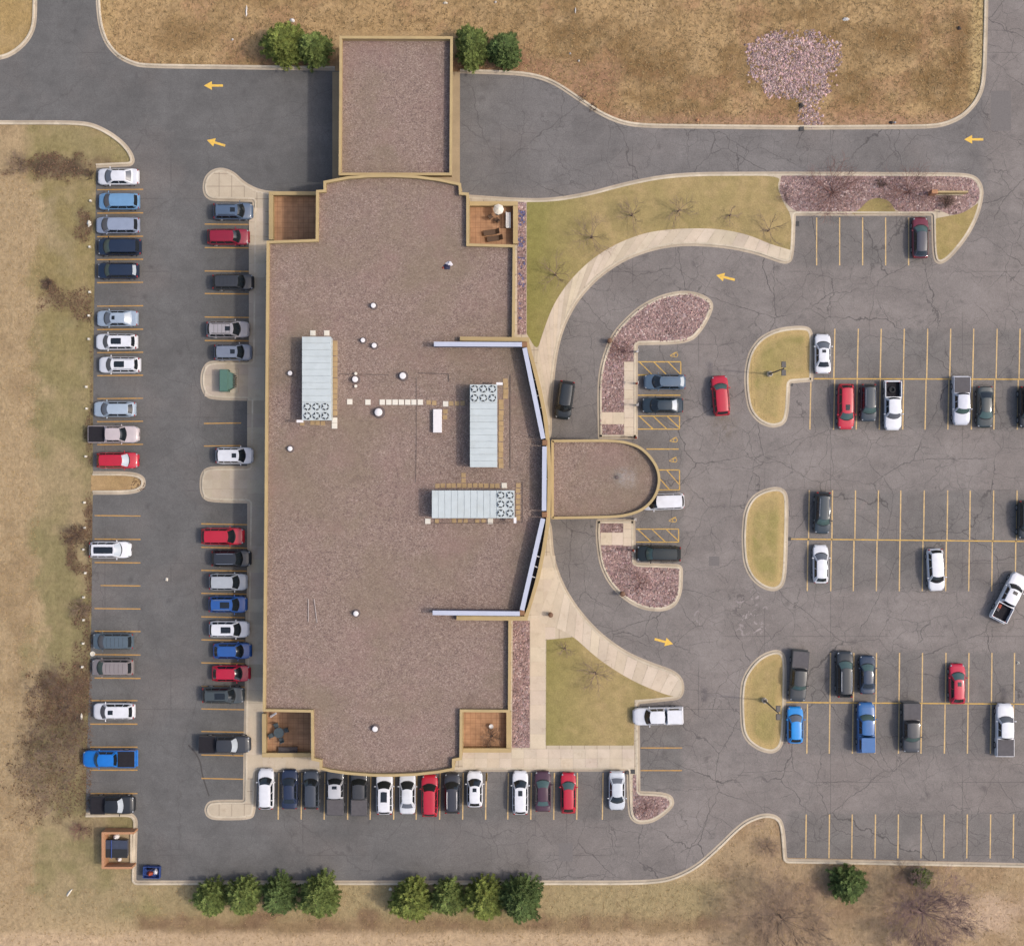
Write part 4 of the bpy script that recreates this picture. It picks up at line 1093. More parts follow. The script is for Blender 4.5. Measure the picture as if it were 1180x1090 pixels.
# ------------------------------------------------------------------ patio furniture
ZP = ZW+.03
c = P(321.5, 844, .8); t = thing('patio_table', 'round slate table on the southwest patio', 'table', (*c, ZP))
mb = MB(); mb.lathe([(.55,.68),(.6,.70),(.6,.74)], 20); mb.build('tabletop', M['slate_fabric'], t)
mb = MB(); mb.lathe([(.3,0),(.3,.04),(.05,.07),(.05,.68)], 12); mb.build('pedestal', M['pole'], t)
def chair(cx, cy, rz, label, mat='slate_fabric', grp=None):
    t = thing('patio_chair', label, 'chair', (*P(cx, cy, .5), ZP), rz, grp)
    mb = MB(); mb.bevbox(-.25,-.25,.4,.25,.25,.46,.02); mb.build('seat', M[mat], t)
    mb = MB(); mb.bevbox(-.28,-.25,.46,-.2,.25,.9,.02); mb.build('backrest', M[mat], t)
    for sx in (-.2,.2):
        for sy in (-.2,.2):
            mb = MB(); mb.box(sx-.02,sy-.02,0,sx+.02,sy+.02,.4); mb.build('leg', M['pole'], t)
for k, l in ((0,'east of'),(1,'north of'),(2,'west of'),(3,'south of')):
    a = R(20+90*k); chair(321.5+9*math.cos(a), 844-9*math.sin(a), a+math.pi, 'dark chair just %s the round slate table' % l, grp='chairs round the slate table')
def bench(cx, cy, L, rz, label, mat):
    t = thing('bench', label, 'bench', (*P(cx, cy, .5), ZP), rz)
    mb = MB()
    for k in range(4): mb.bevbox(-L/2, -.25+k*.13, .4, L/2, -.14+k*.13, .45, .01)
    mb.build('seat', M[mat], t)
    mb = MB()
    for k in range(3): mb.bevbox(-L/2, .26, .5+k*.14, L/2, .31, .6+k*.14, .01)
    mb.build('backrest', M[mat], t)
    for sx in (-L/2+.1, L/2-.1):
        mb = MB(); mb.box(sx-.04,-.25,0,sx+.04,.3,.4); mb.build('leg', M[mat], t)
bench(332, 863, 2.2, math.pi, 'grey wooden bench along the south wall of the southwest patio', 'wood_grey')
bench(586, 254, 1.8, R(90), 'white bench by the east wall of the northeast patio', 'white_paint')
c = P(314.5, 824, 1.0); t = thing('folded_parasol', 'white folded parasol leaning in the corner of the southwest patio', 'parasol', (*c, ZP), R(35))
mb = MB(); mb.tube((-.45,0,.1),(.5,0,1.0),.16,.1,8); mb.build('canopy', M['white_pvc'], t)
mb = MB(); mb.tube((-.6,0,0),(.6,0,1.1),.03,.03,6); mb.build('pole', M['pole'], t)
for i, (cx, cy, l) in enumerate(((565,250,'brown wicker chair in the middle of the northeast patio'),(573,254,'brown wicker chair beside the white bench'),(566,268,'upper wicker lounger at the south end of the northeast patio'),(570,275,'lower wicker lounger at the south end of the northeast patio'))):
    if i < 2: chair(cx, cy, R(40+100*i), l, 'wicker', 'wicker chairs')
    else:
        t = thing('wicker_lounger', l, 'lounger', (*P(cx, cy, .4), ZP), R(8))
        mb = MB(); mb.bevbox(-.9,-.3,.25,.5,.3,.34,.02); mb.build('seat', M['wicker'], t)
        mb = MB(); mb.add([(.5,-.3,.3),(.5,.3,.3),(.95,.3,.75),(.95,-.3,.75),(.5,-.3,.36),(.5,.3,.36),(.93,.3,.8),(.93,-.3,.8)], [(0,1,2,3),(7,6,5,4),(0,3,7,4),(1,5,6,2),(2,6,7,3),(0,4,5,1)]); mb.build('backrest', M['wicker'], t)
        for sx in (-.8,.4):
            mb = MB(); mb.box(sx-.03,-.28,0,sx+.03,.28,.25); mb.build('leg', M['wicker'], t)
c = P(573.5, 244, .9); t = thing('patio_umbrella', 'pale canopy of a small tilted umbrella on the northeast patio', 'umbrella', (*c, ZP))
mb = MB(); mb.lathe([(.62,1.5),(.4,1.66),(.05,1.85)], 8, (.1,.1)); mb.build('canopy', M['pad_white'], t)
mb = MB(); mb.tube((0,0,0),(.1,.1,1.84),.025); mb.build('pole', M['pole'], t)
mb = MB(); mb.lathe([(.3,0),(.3,.08),(.04,.1)], 12); mb.build('base', M['iron'], t)
c = P(566, 837, .7); t = thing('planter', 'white pot with bare brown shrub on the southeast patio', 'planter', (*c, ZP))
mb = MB(); mb.lathe([(.18,0),(.26,.5),(.22,.5),(.22,.45)], 14); mb.build('pot', M['white_paint'], t)

# ------------------------------------------------------------------ street furniture
def lamp_post(px, py, ang, label):
    """tall pole with two shoebox heads; px, py is the foot"""
    Hh = 8.0
    t = thing('lamp_post', label, 'lamp post', (*P(px, py, .4), ZW), group='twin headed parking lot lamps')
    mb = MB(); mb.lathe([(.32,-.1),(.32,.55),(.28,.6)], 18); mb.build('footing', M['kerb'], t, 40)
    mb = MB(); mb.bevbox(-.22,-.22,.6,.22,.22,.64,.01); mb.tube((0,0,.62),(0,0,Hh),.10,.065,8); mb.build('pole', M['pole'], t)
    for s_ in (-1, 1):
        c, s2 = math.cos(ang), math.sin(ang)
        tf = lambda x, y, z: (x*c-y*s2, x*s2+y*c, z)
        mb = MB(); mb.box(.0 if s_ > 0 else -.2, -.04, Hh-.08, .2 if s_ > 0 else 0, .04, Hh, tf=tf); mb.bevbox(s_*.45-.32, -.24, Hh-.14, s_*.45+.32, .24, Hh+.06, .04, tf=tf); mb.build('lamp_head', M['pole'], t)
lamp_post(887, 431, R(90), 'dark twin headed lamp post on the boot shaped grass island')
lamp_post(881, 807, R(90), 'dark twin headed lamp post on the southern grass island')
lamp_post(1233, 438, R(90), 'twin headed lamp post beyond the east edge in line with the northern row'); lamp_post(1226, 806, R(90), 'twin headed lamp post beyond the east edge in line with the southern row')
for i, (x, y, l) in enumerate(((735.5,405.5,'handicap sign post at the head of the northernmost wheelchair stall'),(735.5,442,'handicap sign post in front of the slate sedan'),(735.5,467,'handicap sign post in front of the dark teal sedan'),(734.5,504.5,'handicap sign post just north of the entrance canopy'),(733,598,'handicap sign post just south of the entrance canopy'),(731.5,634,'handicap sign post in front of the black green SUV'))):
    t = thing('parking_sign', l, 'sign', (*P(x-2, y, .3), ZW), group='handicap sign posts')
    mb = MB(); mb.lathe([(.12,0),(.12,.9),(.08,.95)], 10); mb.build('post', M['white_paint'] if i % 2 == 0 else M['rust_red'], t)
    mb = MB(); mb.tube((0,0,.95),(0,0,2.05),.03,.03,6); mb.build('pole', M['conduit_pale'], t)
    mb = MB(); mb.bevbox(.03,-.17,1.5,.06,.17,2.05,.005); mb.build('plate', M['white_paint'], t)
for x, y, l in ((702.5,393,'stout brown bollard on the kerb of the northern stone bed'),(717,684,'stout brown bollard on the kerb of the southern stone bed'),(634.5,708,'stout brown bollard on the sidewalk south of the curved front')):
    c = P(x, y, .5); t = thing('bollard', l, 'bollard', (*c, ZW), group='brown bollards')
    mb = MB(); mb.lathe([(.24,0),(.24,.75),(.2,.82)], 16); mb.build('body', M['bronze'], t, 40)
    mb = MB(); mb.lathe([(.27,.82),(.29,.9),(.2,.98),(.05,1.0)], 16); mb.build('cap', M['bronze'], t, 40)
def drain(x, y, w, h, label, z=ZK):
    c = P(x, y); t = thing('storm_drain', label, 'drain', (*c, z))
    w *= S/2; h *= S/2
    mb = MB(); mb.bevbox(-w,-h,-.05,w,h,.012,.005); mb.build('casting', M['iron'], t)
    mb = MB()
    for k in range(4): mb.box(-w*.8, -h*.8+k*h*.45, .012, w*.8, -h*.8+k*h*.45+h*.2, .022)
    mb.build('grate', M['panel_dark'], t)
drain(923.5, 149, 5, 5, 'dark square drain in the kerb below the stone field'); drain(918.5, 258, 4.5, 6, 'dark drain in the corner of the northern stalls', ZA)
drain(621.5, 1011.5, 5, 5, 'dark drain in the south kerb beside the easternmost conifer'); drain(729, 888.5, 5, 5, 'dark square drain at the east end of the south walk'); drain(722.5, 889.5, 3, 4, 'small dark drain beside the square drain of the south walk', ZK)
drain(911.5, 443, 4, 4, 'dark drain in the notch of the boot shaped island', ZA); drain(909.5, 621, 4, 4, 'rusty drain cover at the west end of the middle row line', ZA)
for x, y, l in ((107,753,'white concrete ring at the kerb between two western stalls'),):
    c = P(x, y); mb = MB(); mb.lathe([(.28,.0),(.28,.16),(.16,.16),(.16,.05)], 18, c); tag(mb.build('pipe_ring', M['pad_white']), l, 'pipe ring')
for i, (x, y) in enumerate(((97,633),(98,579),(98,608),(99,660),(97,688),(97,714),(96.5,741),(95.5,768),(104,337),(103,364),(103,391),(100,446),(100.5,471),(99.5,526),(104,285),(103.5,258),(105,232))):
    c = P(x, y); mb = MB(); mb.bevbox(c[0]-.11, c[1]-.11, 0, c[0]+.11, c[1]+.11, .42, .05)
    tag(mb.build('marker_stake', M['pad_white']), 'small white marker stake at the grass edge of the western stalls', 'stake', 'white stakes along the western stalls')
for x, y, w, h, l, m_ in ((284,14,.22,1.3,'long white marker pipe lying in the north field','white_paint'),(663,13,.14,.8,'thin white stick in the north field','white_paint'),(657,62,.24,.24,'left of two white utility caps in the north field','white_paint'),(667,70.5,.26,.26,'right of two white utility caps in the north field','white_paint'),
                        (975,22.5,.9,.4,'scattered white stones in the north field','white_paint'),(1105,33,.5,.5,'dark stump near the east edge of the north field','iron'),(803.5,139,.5,.5,'small rust coloured utility box beside the north kerb','orange_brick'),(1027,141.5,.55,.4,'small dark utility box beside the north kerb','iron'),(1031,141.5,.3,.3,'white cap beside the dark utility box','white_paint'),(923,122,.7,.7,'dark culvert mouth below the stone field','iron'),
                        (268,46,.28,.28,'white cap in the northwest of the field','white_paint'),(192,667.5,.4,.4,'crumpled white litter on the western drive','pad_white'),(337,24,.6,.5,'white scrap behind the big western conifer','white_paint'),(571,3,.3,.3,'white cap at the top of the field','white_paint'),(513,4,.6,.3,'pale stones at the top of the field','pad_white'),(80,1028,.3,1.2,'pale broken branch lying on the southwest grass','pad_white'),(94,826,.25,.9,'pale stick lying in the leaf litter','pad_white'),(450,1024,.4,.4,'white rimmed cover between the two groups of conifers','pad_white'),
                        (1173,763.5,.4,.4,'white litter on the asphalt near the southeast row','pad_white'),(103,258,.5,.8,'pale boulder in the mulch beside the western stalls','pad_white')):
    c = P(x, y); mb = MB(); crumple(mb, 0, 0, w/2, h/2, min(.3, w), int(x*7+y))
    o = mb.build('field_marker' if m_ == 'white_paint' else 'litter_piece' if m_ == 'pad_white' else 'utility_box', M[m_]); o.location = (*c, 0.02 if y not in (667.5, 763.5) else ZA); o.rotation_euler = (0, 0, R(-35) if h > 1.1 and x < 100 else 0)
    tag(o, l, 'marker')
# transformer cabinet
c = P(262, 438.5, 1.3); t = thing('transformer', 'green stepped transformer cabinet on the western concrete island', 'transformer', (*c, ZW))
mb = MB(); mb.bevbox(-.9,-1.35,0,1.0,1.35,.1,.02); mb.build('plinth', M['kerb'], t)
mb = MB(); mb.bevbox(-.85,-1.25,.1,.1,1.25,1.45,.05); mb.build('cabinet', M['green_paint'], t)
mb = MB(); mb.add([(.1,-1.05,.1),(.1,1.05,.1),(.62,.8,.1),(.62,-.8,.1),(.1,-1.05,1.3),(.1,1.05,1.3),(.62,.8,1.25),(.62,-.8,1.25)], [(4,7,6,5),(0,4,5,1),(1,5,6,2),(2,6,7,3),(3,7,4,0)]); mb.build('hood', M['green_paint'], t)
mb = MB()
for k in range(6): mb.box(.64, -.7+k*.25, .2, .85, -.6+k*.25, 1.1)
mb.build('cooling_fins', M['pole'], t)
# dumpster pen
pc = P(135, 980); t = thing('dumpster_enclosure', 'orange brick pen round a dumpster at the southwest corner', 'enclosure', (*pc, 0), absolute=True)
for x0, y0, x1, y1 in ((117,958.5,120,1001),(120,958.5,154,961),(120,998.5,152,1001),(150,961,152.3,998.5)):
    zt = 1.7 if x0 < 150 else .25
    a = P(x0, y1, zt); b = P(x1, y0, zt); mb = MB(); mb.box(a[0],a[1],0,b[0],b[1],zt); mb.build('wall' if x0 < 150 else 'sill', M['orange_brick'] if x0 < 150 else M['kerb'], t)
a = P(119, 1000); b = P(153, 960); mb = MB(); mb.box(a[0],a[1],-.02,b[0],b[1],.05); mb.build('slab', M['apron'], t)
c = P(134, 978, 1.3); t = thing('dumpster', 'navy dumpster with black lids inside the orange brick pen', 'dumpster', (*c, .05))
mb = MB(); mb.add([(-1.1,-.85,.15),(1.1,-.85,.15),(1.1,.85,.15),(-1.1,.85,.15),(-1.25,-1.0,1.1),(1.25,-1.0,1.25),(1.25,1.0,1.25),(-1.25,1.0,1.1)], [(3,2,1,0),(0,1,5,4),(1,2,6,5),(2,3,7,6),(3,0,4,7)]); mb.build('bin', M['dumpster'], t)
for s_ in (-1, 1):
    mb = MB(); mb.add([(-1.28,s_*.5-.5,1.12),(1.28,s_*.5-.5,1.28),(1.28,s_*.5+.49,1.28),(-1.28,s_*.5+.49,1.12),(-1.28,s_*.5-.5,1.17),(1.28,s_*.5-.5,1.34),(1.28,s_*.5+.49,1.34),(-1.28,s_*.5+.49,1.17)], [(4,5,6,7),(0,1,5,4),(1,2,6,5),(2,3,7,6),(3,0,4,7)]); mb.build('lid', M['rubber'] if s_ < 0 else M['dumpster'], t)
mb = MB(); mb.tube((-.55,-1.05,1.3),(-.55,1.05,1.3),.06); mb.build('crossbar', M['blue_steel'], t)
for x, y, r, h, l in ((133.5,964.5,.36,.8,'white trash bag against the north wall of the brick pen'),(136.5,991,.26,.5,'small pale bag south of the navy dumpster')):
    c = P(x, y, .7); mb = MB(); mb.ell((0,0,h*.5),(r,r,h*.55),12,8)
    mb.tube((0,0,h*.95),(.05,0,h*1.2),.05,.1,6)
    o = mb.build('trash_bag', M['white_pvc'], None, 60); o.location = (*c, .06); tag(o, l, 'trash bag')
# small blue cart of rubbish
c = P(175, 1004.5, .7); t = thing('refuse_cart', 'small open blue cart full of rubbish in the southwest corner of the lot', 'cart', (*c, ZA), R(-2))
mb = MB(); mb.box(-.95,-.65,.3,.95,.65,.36)
for q in ((-.95,-.65,.36,.95,-.6,.95),(-.95,.6,.36,.95,.65,.95),(-.95,-.6,.36,-.9,.6,.95),(.9,-.6,.36,.95,.6,.95)): mb.box(*q)
mb.build('tub', M['blue_steel'], t)
for sx in (-.6,.6):
    for sy in (-.6,.6):
        mb = MB(); mb.tube((sx,sy-.05,.16),(sx,sy+.05,.16),.16,.16,12); mb.build('wheel', M['rubber'], t)
for i, (x, y, rx, ry, m_, l) in enumerate(((.4,0,.4,.42,'pink_white','crumpled pale plastic in the small blue cart'),(-.3,-.2,.42,.3,'rust_red','rust coloured rubbish in the small blue cart'),(-.25,.3,.5,.2,'navy_cloth','dark rubbish in the small blue cart'))):
    mb = MB(); crumple(mb, 0, 0, rx, ry, .62, 20+i); o = mb.build('rubbish', M[m_]); o.location = (c[0]+x, c[1]+y, .38); tag(o, l, 'rubbish')
# monument sign in the stone bed
c = P(1092, 222, .9); t = thing('monument_sign', 'long low tan monument sign with brick pier in the stone bed', 'sign', (*c, ZW))
mb = MB(); mb.bevbox(-1.3,-.10,.2,2.2,.10,1.2,.02); mb.build('panel', M['coping'], t)
mb = MB(); mb.bevbox(-2.0,-.24,0,-1.3,.24,1.3,.04); mb.build('pier', M['orange_brick'], t)
mb = MB(); mb.box(-1.3,-.2,0,2.0,.2,.2); mb.build('plinth', M['kerb'], t)

# ------------------------------------------------------------------ vehicles
TYPES = {
 # L, W, H, cowl A, roof front B, roof rear C, rear base D, belt, hood front z, deck z, roof half width
 'sedan':  dict(L=4.75,W=1.83,H=1.45,A=1.25,B=.52,C=-.95,D=-1.68,belt=.95,nose=.72,deck=1.0,wr=.60),
 'suv':    dict(L=4.75,W=1.90,H=1.72,A=1.28,B=.66,C=-1.85,D=-2.18,belt=1.06,nose=.86,deck=1.05,wr=.66),
 'van':    dict(L=5.0,W=1.96,H=1.75,A=1.55,B=.78,C=-2.05,D=-2.36,belt=1.02,nose=.78,deck=1.0,wr=.72),
 'hatch':  dict(L=4.25,W=1.80,H=1.52,A=1.10,B=.46,C=-1.45,D=-1.92,belt=.96,nose=.74,deck=.98,wr=.61),
 'pickup': dict(L=5.75,W=2.0,H=1.90,A=1.42,B=.92,C=-.66,D=-.86,belt=1.18,nose=1.0,deck=1.18,wr=.68),
}
MESHES = {}
VR = random.Random(77)
def lerp_tab(tab, x):
    for (x0, v0), (x1, v1) in zip(tab[:-1], tab[1:]):
        if x <= x1: return v0+(v1-v0)*max(0, min(1, (x-x0)/(x1-x0)))
    return tab[-1][1]
def car_meshes(kind):
    if kind in MESHES: return MESHES[kind]
    T = TYPES[kind]; L, W, H = T['L'], T['W'], T['H']; A, B, C, D = T['A'], T['B'], T['C'], T['D']
    hl, hw = L/2, W/2; out = {}
    pick = kind == 'pickup'
    back = -hl if not pick else D-.12
    topt = [(-hl, T['deck']-.22), (-hl+.14, T['deck']-.02), (D, T['deck']), (A, T['belt']), (hl-.55, T['nose']+.08), (hl-.16, T['nose']-.03), (hl, T['nose']-.22)]
    top = lambda x: lerp_tab(topt, x)
    def halfw(x):
        d = (abs(x)-(hl-.75))/.75
        return hw*(1-.30*max(0, d)**2.3 if x > 0 else 1-.20*max(0, d)**2.4)
    xs = sorted(set([back, back+.07, back+.16, hl, hl-.05, hl-.16, hl-.3, hl-.55, A] + [back+(hl-back)*k/14 for k in range(15)]))
    prof = [(.86,0,0),(.97,.16,0),(1.0,.5,0),(.985,.84,0),(.93,.965,0),(.84,1.0,.3),(.45,1.0,.8),(0,1.0,1.0)]
    mb = MB(); vs = []; nr = len(prof)*2-1
    for x in xs:
        w_ = halfw(x); zb = .26+.1*max(0, (abs(x)-(hl-.5))/.5); zt = top(x) if not (pick and x < C) else T['deck']
        ring = [(p*w_, zb+(zt-zb)*q+.045*c) for p, q, c in prof]
        vs += [(x, y, z) for y, z in ring]+[(x, -y, z) for y, z in ring[-2::-1]]
    f = []
    for i in range(len(xs)-1):
        for k in range(nr-1): f.append((i*nr+k, i*nr+k+1, (i+1)*nr+k+1, (i+1)*nr+k))
    f.append(tuple(range(nr))[::-1]); f.append(tuple((len(xs)-1)*nr+k for k in range(nr)))
    mb.add(vs, f); me = mb.mesh(kind+'_body', 38); 
    bm = bmesh.new(); bm.from_mesh(me); bmesh.ops.recalc_face_normals(bm, faces=bm.faces[:]); bm.to_mesh(me); bm.free()
    out['body'] = me
    # cabin surfaces
    wb = lambda x: halfw(x)*.90
    wr0 = T['wr']*hw*1.0/.9*.92
    def roofw(t): return wr0*(1-.05*(2*t-1)**2*(1 if t > .5 else .6))
    bowA, bowB, bowC, bowD = .26, .15, .06, .12
    zr = lambda u: H-.055*abs(u)**3
    def wind(u, v):
        u = 2*u-1
        b = (A+bowA*(1-u*u)-.12, u*wb(A), top(A)+.02+.04*(1-u*u)); r = (B+bowB*(1-u*u)-.06, u*roofw(0), zr(u)-.02)
        return tuple(b[i]+(r[i]-b[i])*v+(.035*math.sin(math.pi*v) if i == 2 else 0) for i in range(3))
    def roof(u, v):
        uu = 2*u-1; xf = B+bowB*(1-uu*uu)-.06; xr = C-bowC*(1-uu*uu)
        return (xf+(xr-xf)*v, uu*roofw(v), zr(uu)-.02+.03*math.sin(math.pi*v)-(.02*v if kind in ('suv','hatch') else 0))
    def rear(u, v):
        uu = 2*u-1
        r = (C-bowC*(1-uu*uu), uu*roofw(1), zr(uu)-.02-(.02 if kind in ('suv','hatch') else 0)); b = (D-bowD*(1-uu*uu), uu*wb(D), top(D)+.02+.03*(1-uu*uu))
        return tuple(r[i]+(b[i]-r[i])*v for i in range(3))
    def side(sg):
        def g(s_, v):
            xb = D+(A-.12-D)*s_; xt = C+(B-.06-C)*s_
            b = (xb, sg*wb(xb), top(max(D, min(A, xb)))+.02); r = (xt, sg*roofw(1-s_), zr(1)-.02-(.02*(1-s_) if kind in ('suv','hatch') else 0))
            return tuple(b[i]+(r[i]-b[i])*v+(sg*.03*math.sin(math.pi*v) if i == 1 else 0) for i in range(3))
        return g
    mb = MB(); mb.patch(wind, 10, 4); mb.patch(roof, 10, 6); mb.patch(rear, 10, 3)
    for sg in (1, -1): mb.patch(side(sg), 8, 3, sg < 0)
    out['roof'] = mb.mesh(kind+'_roof', 50)
    cen = Vector(((B+C)/2, 0, T['belt']))
    def glass(fn, u0, u1, v0, v1, nu, nv, off=.012, mb=None):
        mb = mb or MB()
        def g(u, v):
            a = u0+(u1-u0)*u; b = v0+(v1-v0)*v; e = .01
            p = Vector(fn(a, b)); du = Vector(fn(a+e, b))-Vector(fn(a-e, b)); dv = Vector(fn(a, b+e))-Vector(fn(a, b-e))
            n = du.cross(dv).normalized()
            if n.dot(p-cen) < 0: n.negate()
            return tuple(p+n*off)
        mb.patch(g, nu, nv); return mb
    out['windshield'] = glass(wind, .045, .955, .05, .97, 12, 4).mesh('windshield', 60)
    out['rear_window'] = glass(rear, .08, .92, .08, .8 if kind != 'pickup' else .9, 10, 3).mesh('rear_window', 60)
    out['cowl'] = glass(wind, .03, .97, -.10, .045, 12, 1, .008).mesh('cowl')
    for sg, nm in ((1, 'side_l'), (-1, 'side_r')):
        m1 = MB(); cuts = {'sedan': [(.13,.50),(.53,.91)], 'suv': [(.06,.26),(.29,.58),(.61,.92)], 'van': [(.05,.30),(.33,.62),(.65,.93)], 'hatch': [(.12,.5),(.53,.92)], 'pickup': [(.10,.46),(.50,.90)]}[kind]
        for s0, s1 in cuts: glass(side(sg), s0, s1, .12, .88, 6, 3, mb=m1)
        out[nm] = m1.mesh('side_window', 60)
    for nm, u0, u1, v0, v1 in (('sun_small', .3, .7, .12, .34), ('sun_big', .22, .78, .14, .58), ('sun_pano', .2, .8, .06, .9)):
        out[nm] = glass(roof, u0, u1, v0, v1, 6, 4, .01).mesh('sunroof', 60)
    m1 = MB()
    for k in range(5): glass(roof, .12, .88, .12+.17*k, .13+.17*k, 6, 1, .012, m1)
    out['ribs'] = m1.mesh('roof_ribs')
    for sg in (1, -1):
        m1 = MB(); pts = [roof(.5+sg*.44, t) for t in (.1,.3,.5,.7,.9)]
        for p, q in zip(pts[:-1], pts[1:]): m1.tube((p[0],p[1],p[2]+.05), (q[0],q[1],q[2]+.05), .03, .03, 5)
        for p in (pts[0], pts[2], pts[-1]): m1.tube((p[0],p[1],p[2]-.02), (p[0],p[1],p[2]+.05), .025, .025, 5)
        out['rail%d' % sg] = m1.mesh('roof_rail')
    for sg in (1, -1):
        m1 = MB(); m1.ell((hl-.26, sg*halfw(hl-.3)*.80, T['nose']-.075), (.15,.14,.09), 12, 6); out['head%d' % sg] = m1.mesh('headlight', 60)
        m1 = MB(); zl = (T['deck']-.16) if kind != 'suv' else T['deck']-.05
        m1.ell((-hl+.10, sg*hw*.76, zl), (.08,.15,.10), 10, 6); out['tail%d' % sg] = m1.mesh('taillight', 60)
        m1 = MB(); m1.ell((A-.42, sg*(hw+.09), T['belt']+.06), (.07,.12,.08), 10, 6); m1.tube((A-.40, sg*(hw-.12), T['belt']), (A-.42, sg*(hw+.06), T['belt']+.05), .03, .03, 5); out['mirror%d' % sg] = m1.mesh('wing_mirror', 60)
    rw = .34 if kind not in ('pickup','suv') else .38
    wx = (hl-.88, -hl+.88 if not pick else -hl+1.15)
    for i, x in enumerate(wx):
        for sg in (1, -1):
            m1 = MB(); m1.tube((x, sg*(hw-.22), rw), (x, sg*(hw+.005), rw), rw, rw, 20); out['wheel%d%d' % (i, sg)] = m1.mesh('wheel', 30)
            m1 = MB(); m1.tube((x, sg*(hw-.1), rw), (x, sg*(hw+.018), rw), rw*.66, rw*.62, 10); out['rim%d%d' % (i, sg)] = m1.mesh('rim')
    m1 = MB(); m1.patch(lambda u, v: (hl+.012-.20*abs(2*u-1)**2.4*.55, (2*u-1)*hw*.55, .46+.22*v), 8, 2); out['grille'] = m1.mesh('grille')
    if pick:
        b0 = -hl; b1 = D-.10; z0, z1 = .62, T['deck']+.02; th = .10
        m1 = MB()
        for sg in (1, -1):
            y0, y1 = sorted((sg*hw*.985, sg*(hw*.985-th))); m1.bevbox(b0+.02, y0, .34, b1, y1, z1, .025)
        m1.bevbox(b0, -hw*.985+th, .45, b0+.09, hw*.985-th, z1, .02); m1.box(b1-.08, -hw*.985+th, z0, b1, hw*.985-th, z1)
        m1.bevbox(b0-.12, -hw*.95, .42, b0, hw*.95, .6, .02)
        out['bed'] = m1.mesh('bed')
        m1 = MB(); m1.box(b0+.09, -hw*.985+th, z0-.1, b1-.08, hw*.985-th, z0); out['liner'] = m1.mesh('bed_liner')
        m1 = MB(); m1.bevbox(b0+.06, -hw*.93, z1-.02, b1-.02, hw*.93, z1+.035, .03); out['tonneau'] = m1.mesh('tonneau_cover')
        m1 = MB(); zc = H-.04
        m1.add([(b0+.05,-hw*.93,z1),(b1-.02,-hw*.93,z1),(b1-.02,hw*.93,z1),(b0+.05,hw*.93,z1),(b0+.2,-hw*.76,zc),(b1-.06,-hw*.76,zc),(b1-.06,hw*.76,zc),(b0+.2,hw*.76,zc)], [(4,5,6,7),(0,1,5,4),(1,2,6,5),(2,3,7,6),(3,0,4,7)]); out['topper'] = m1.mesh('bed_cap')
        m1 = MB()
        for sg in (1, -1):
            ya, yb = sg*hw*.90, sg*hw*.80
            za, zb_ = z1+.18, zc-.14
            m1.add([(b0+.45,ya,za),(b1-.3,ya,za),(b1-.34,yb,zb_),(b0+.55,yb,zb_)], [(0,1,2,3)])
        out['topper_window'] = m1.mesh('cap_window')
    MESHES[kind] = out
    return out
def vehicle(kind, px, py, heading, color, label, group, L=None, glass='car_glass', rear=None, sun=None, rails=None, bed=None, trim=None, roofc=None, hood=None, rib=False, tail=True):
    ms = car_meshes(kind); T = TYPES[kind]
    t = thing({'suv':'parked_suv','sedan':'parked_sedan','van':'parked_minivan','hatch':'parked_hatchback','pickup':'parked_pickup'}[kind], label, {'suv':'SUV','sedan':'sedan','van':'minivan','hatch':'hatchback','pickup':'pickup truck'}[kind], (*P(px, py, .9), ZA), R(heading), group)
    t.scale = ((L or T['L'])/T['L'], VR.uniform(.96, 1.03), VR.uniform(.96, 1.04))
    pm_ = paint(color)
    def put(key, name, mat, par=t):
        o = bpy.data.objects.new(name, ms[key]); COL.objects.link(o); o.parent = par
        if not ms[key].materials: ms[key].materials.append(None)
        o.material_slots[0].link = 'OBJECT'; o.material_slots[0].material = mat
        return o
    put('body', 'body', pm_); put('roof', 'cabin', paint(roofc) if roofc else pm_)
    put('windshield', 'windshield', M[glass]); put('rear_window', 'rear_window', M[rear or 'car_glass'])
    put('side_l', 'side_window', M['car_glass']); put('side_r', 'side_window', M['car_glass']); put('grille', 'grille', M['black_trim']); put('cowl', 'cowl', M['black_trim'])
    for sg in (1, -1):
        put('head%d' % sg, 'headlight', M['headlight']); put('tail%d' % sg, 'taillight', M['taillight']); put('mirror%d' % sg, 'wing_mirror', pm_ if sum(color) > 200 else M['black_trim'])
        for i in (0, 1):
            w_ = put('wheel%d%d' % (i, sg), 'wheel', M['rubber']); put('rim%d%d' % (i, sg), 'rim', M['rim'], w_)
        if rails: put('rail%d' % sg, 'roof_rail', M['chrome'] if rails == 'c' else M['black_trim'])
    if sun: put('sun_'+sun, 'sunroof', M['car_glass'])
    if rib: put('ribs', 'roof_ribs', M['black_trim'])
    if kind == 'pickup':
        bed_o = put('bed', 'bed', pm_); put('liner', 'bed_liner', M['bed_liner'], bed_o)
        if bed == 'cover': put('tonneau', 'tonneau_cover', M['bed_liner'])
        if bed == 'grey': put('tonneau', 'tonneau_cover', M['tonneau_grey'])
        if bed == 'cap':
            k = put('topper', 'bed_cap', pm_); put('topper_window', 'window', M['car_glass'], k)
    return t
M['tonneau_grey'] = plain('grey_vinyl', rgb(98, 94, 96), 0.85)
WHT=(238,238,242); RED=(198,32,56); DRED=(150,22,50); NAVY=(38,56,84); SLATE=(72,82,96); BLK=(42,46,50); SIL=(172,178,186); BLUE=(46,96,170); CHAR=(66,68,72); TEAL=(50,66,74)
GA='cars in the westernmost row'; GB='cars facing the west wall'; GC='cars in the south row'; GD='cars by the entrance canopy'; GE='cars in the eastern lot'
V = vehicle
V('sedan',135.5,203.5,180,WHT,'white sedan in the topmost stall of the westernmost row',GA,glass='car_glass_grey',rear='car_glass_grey')
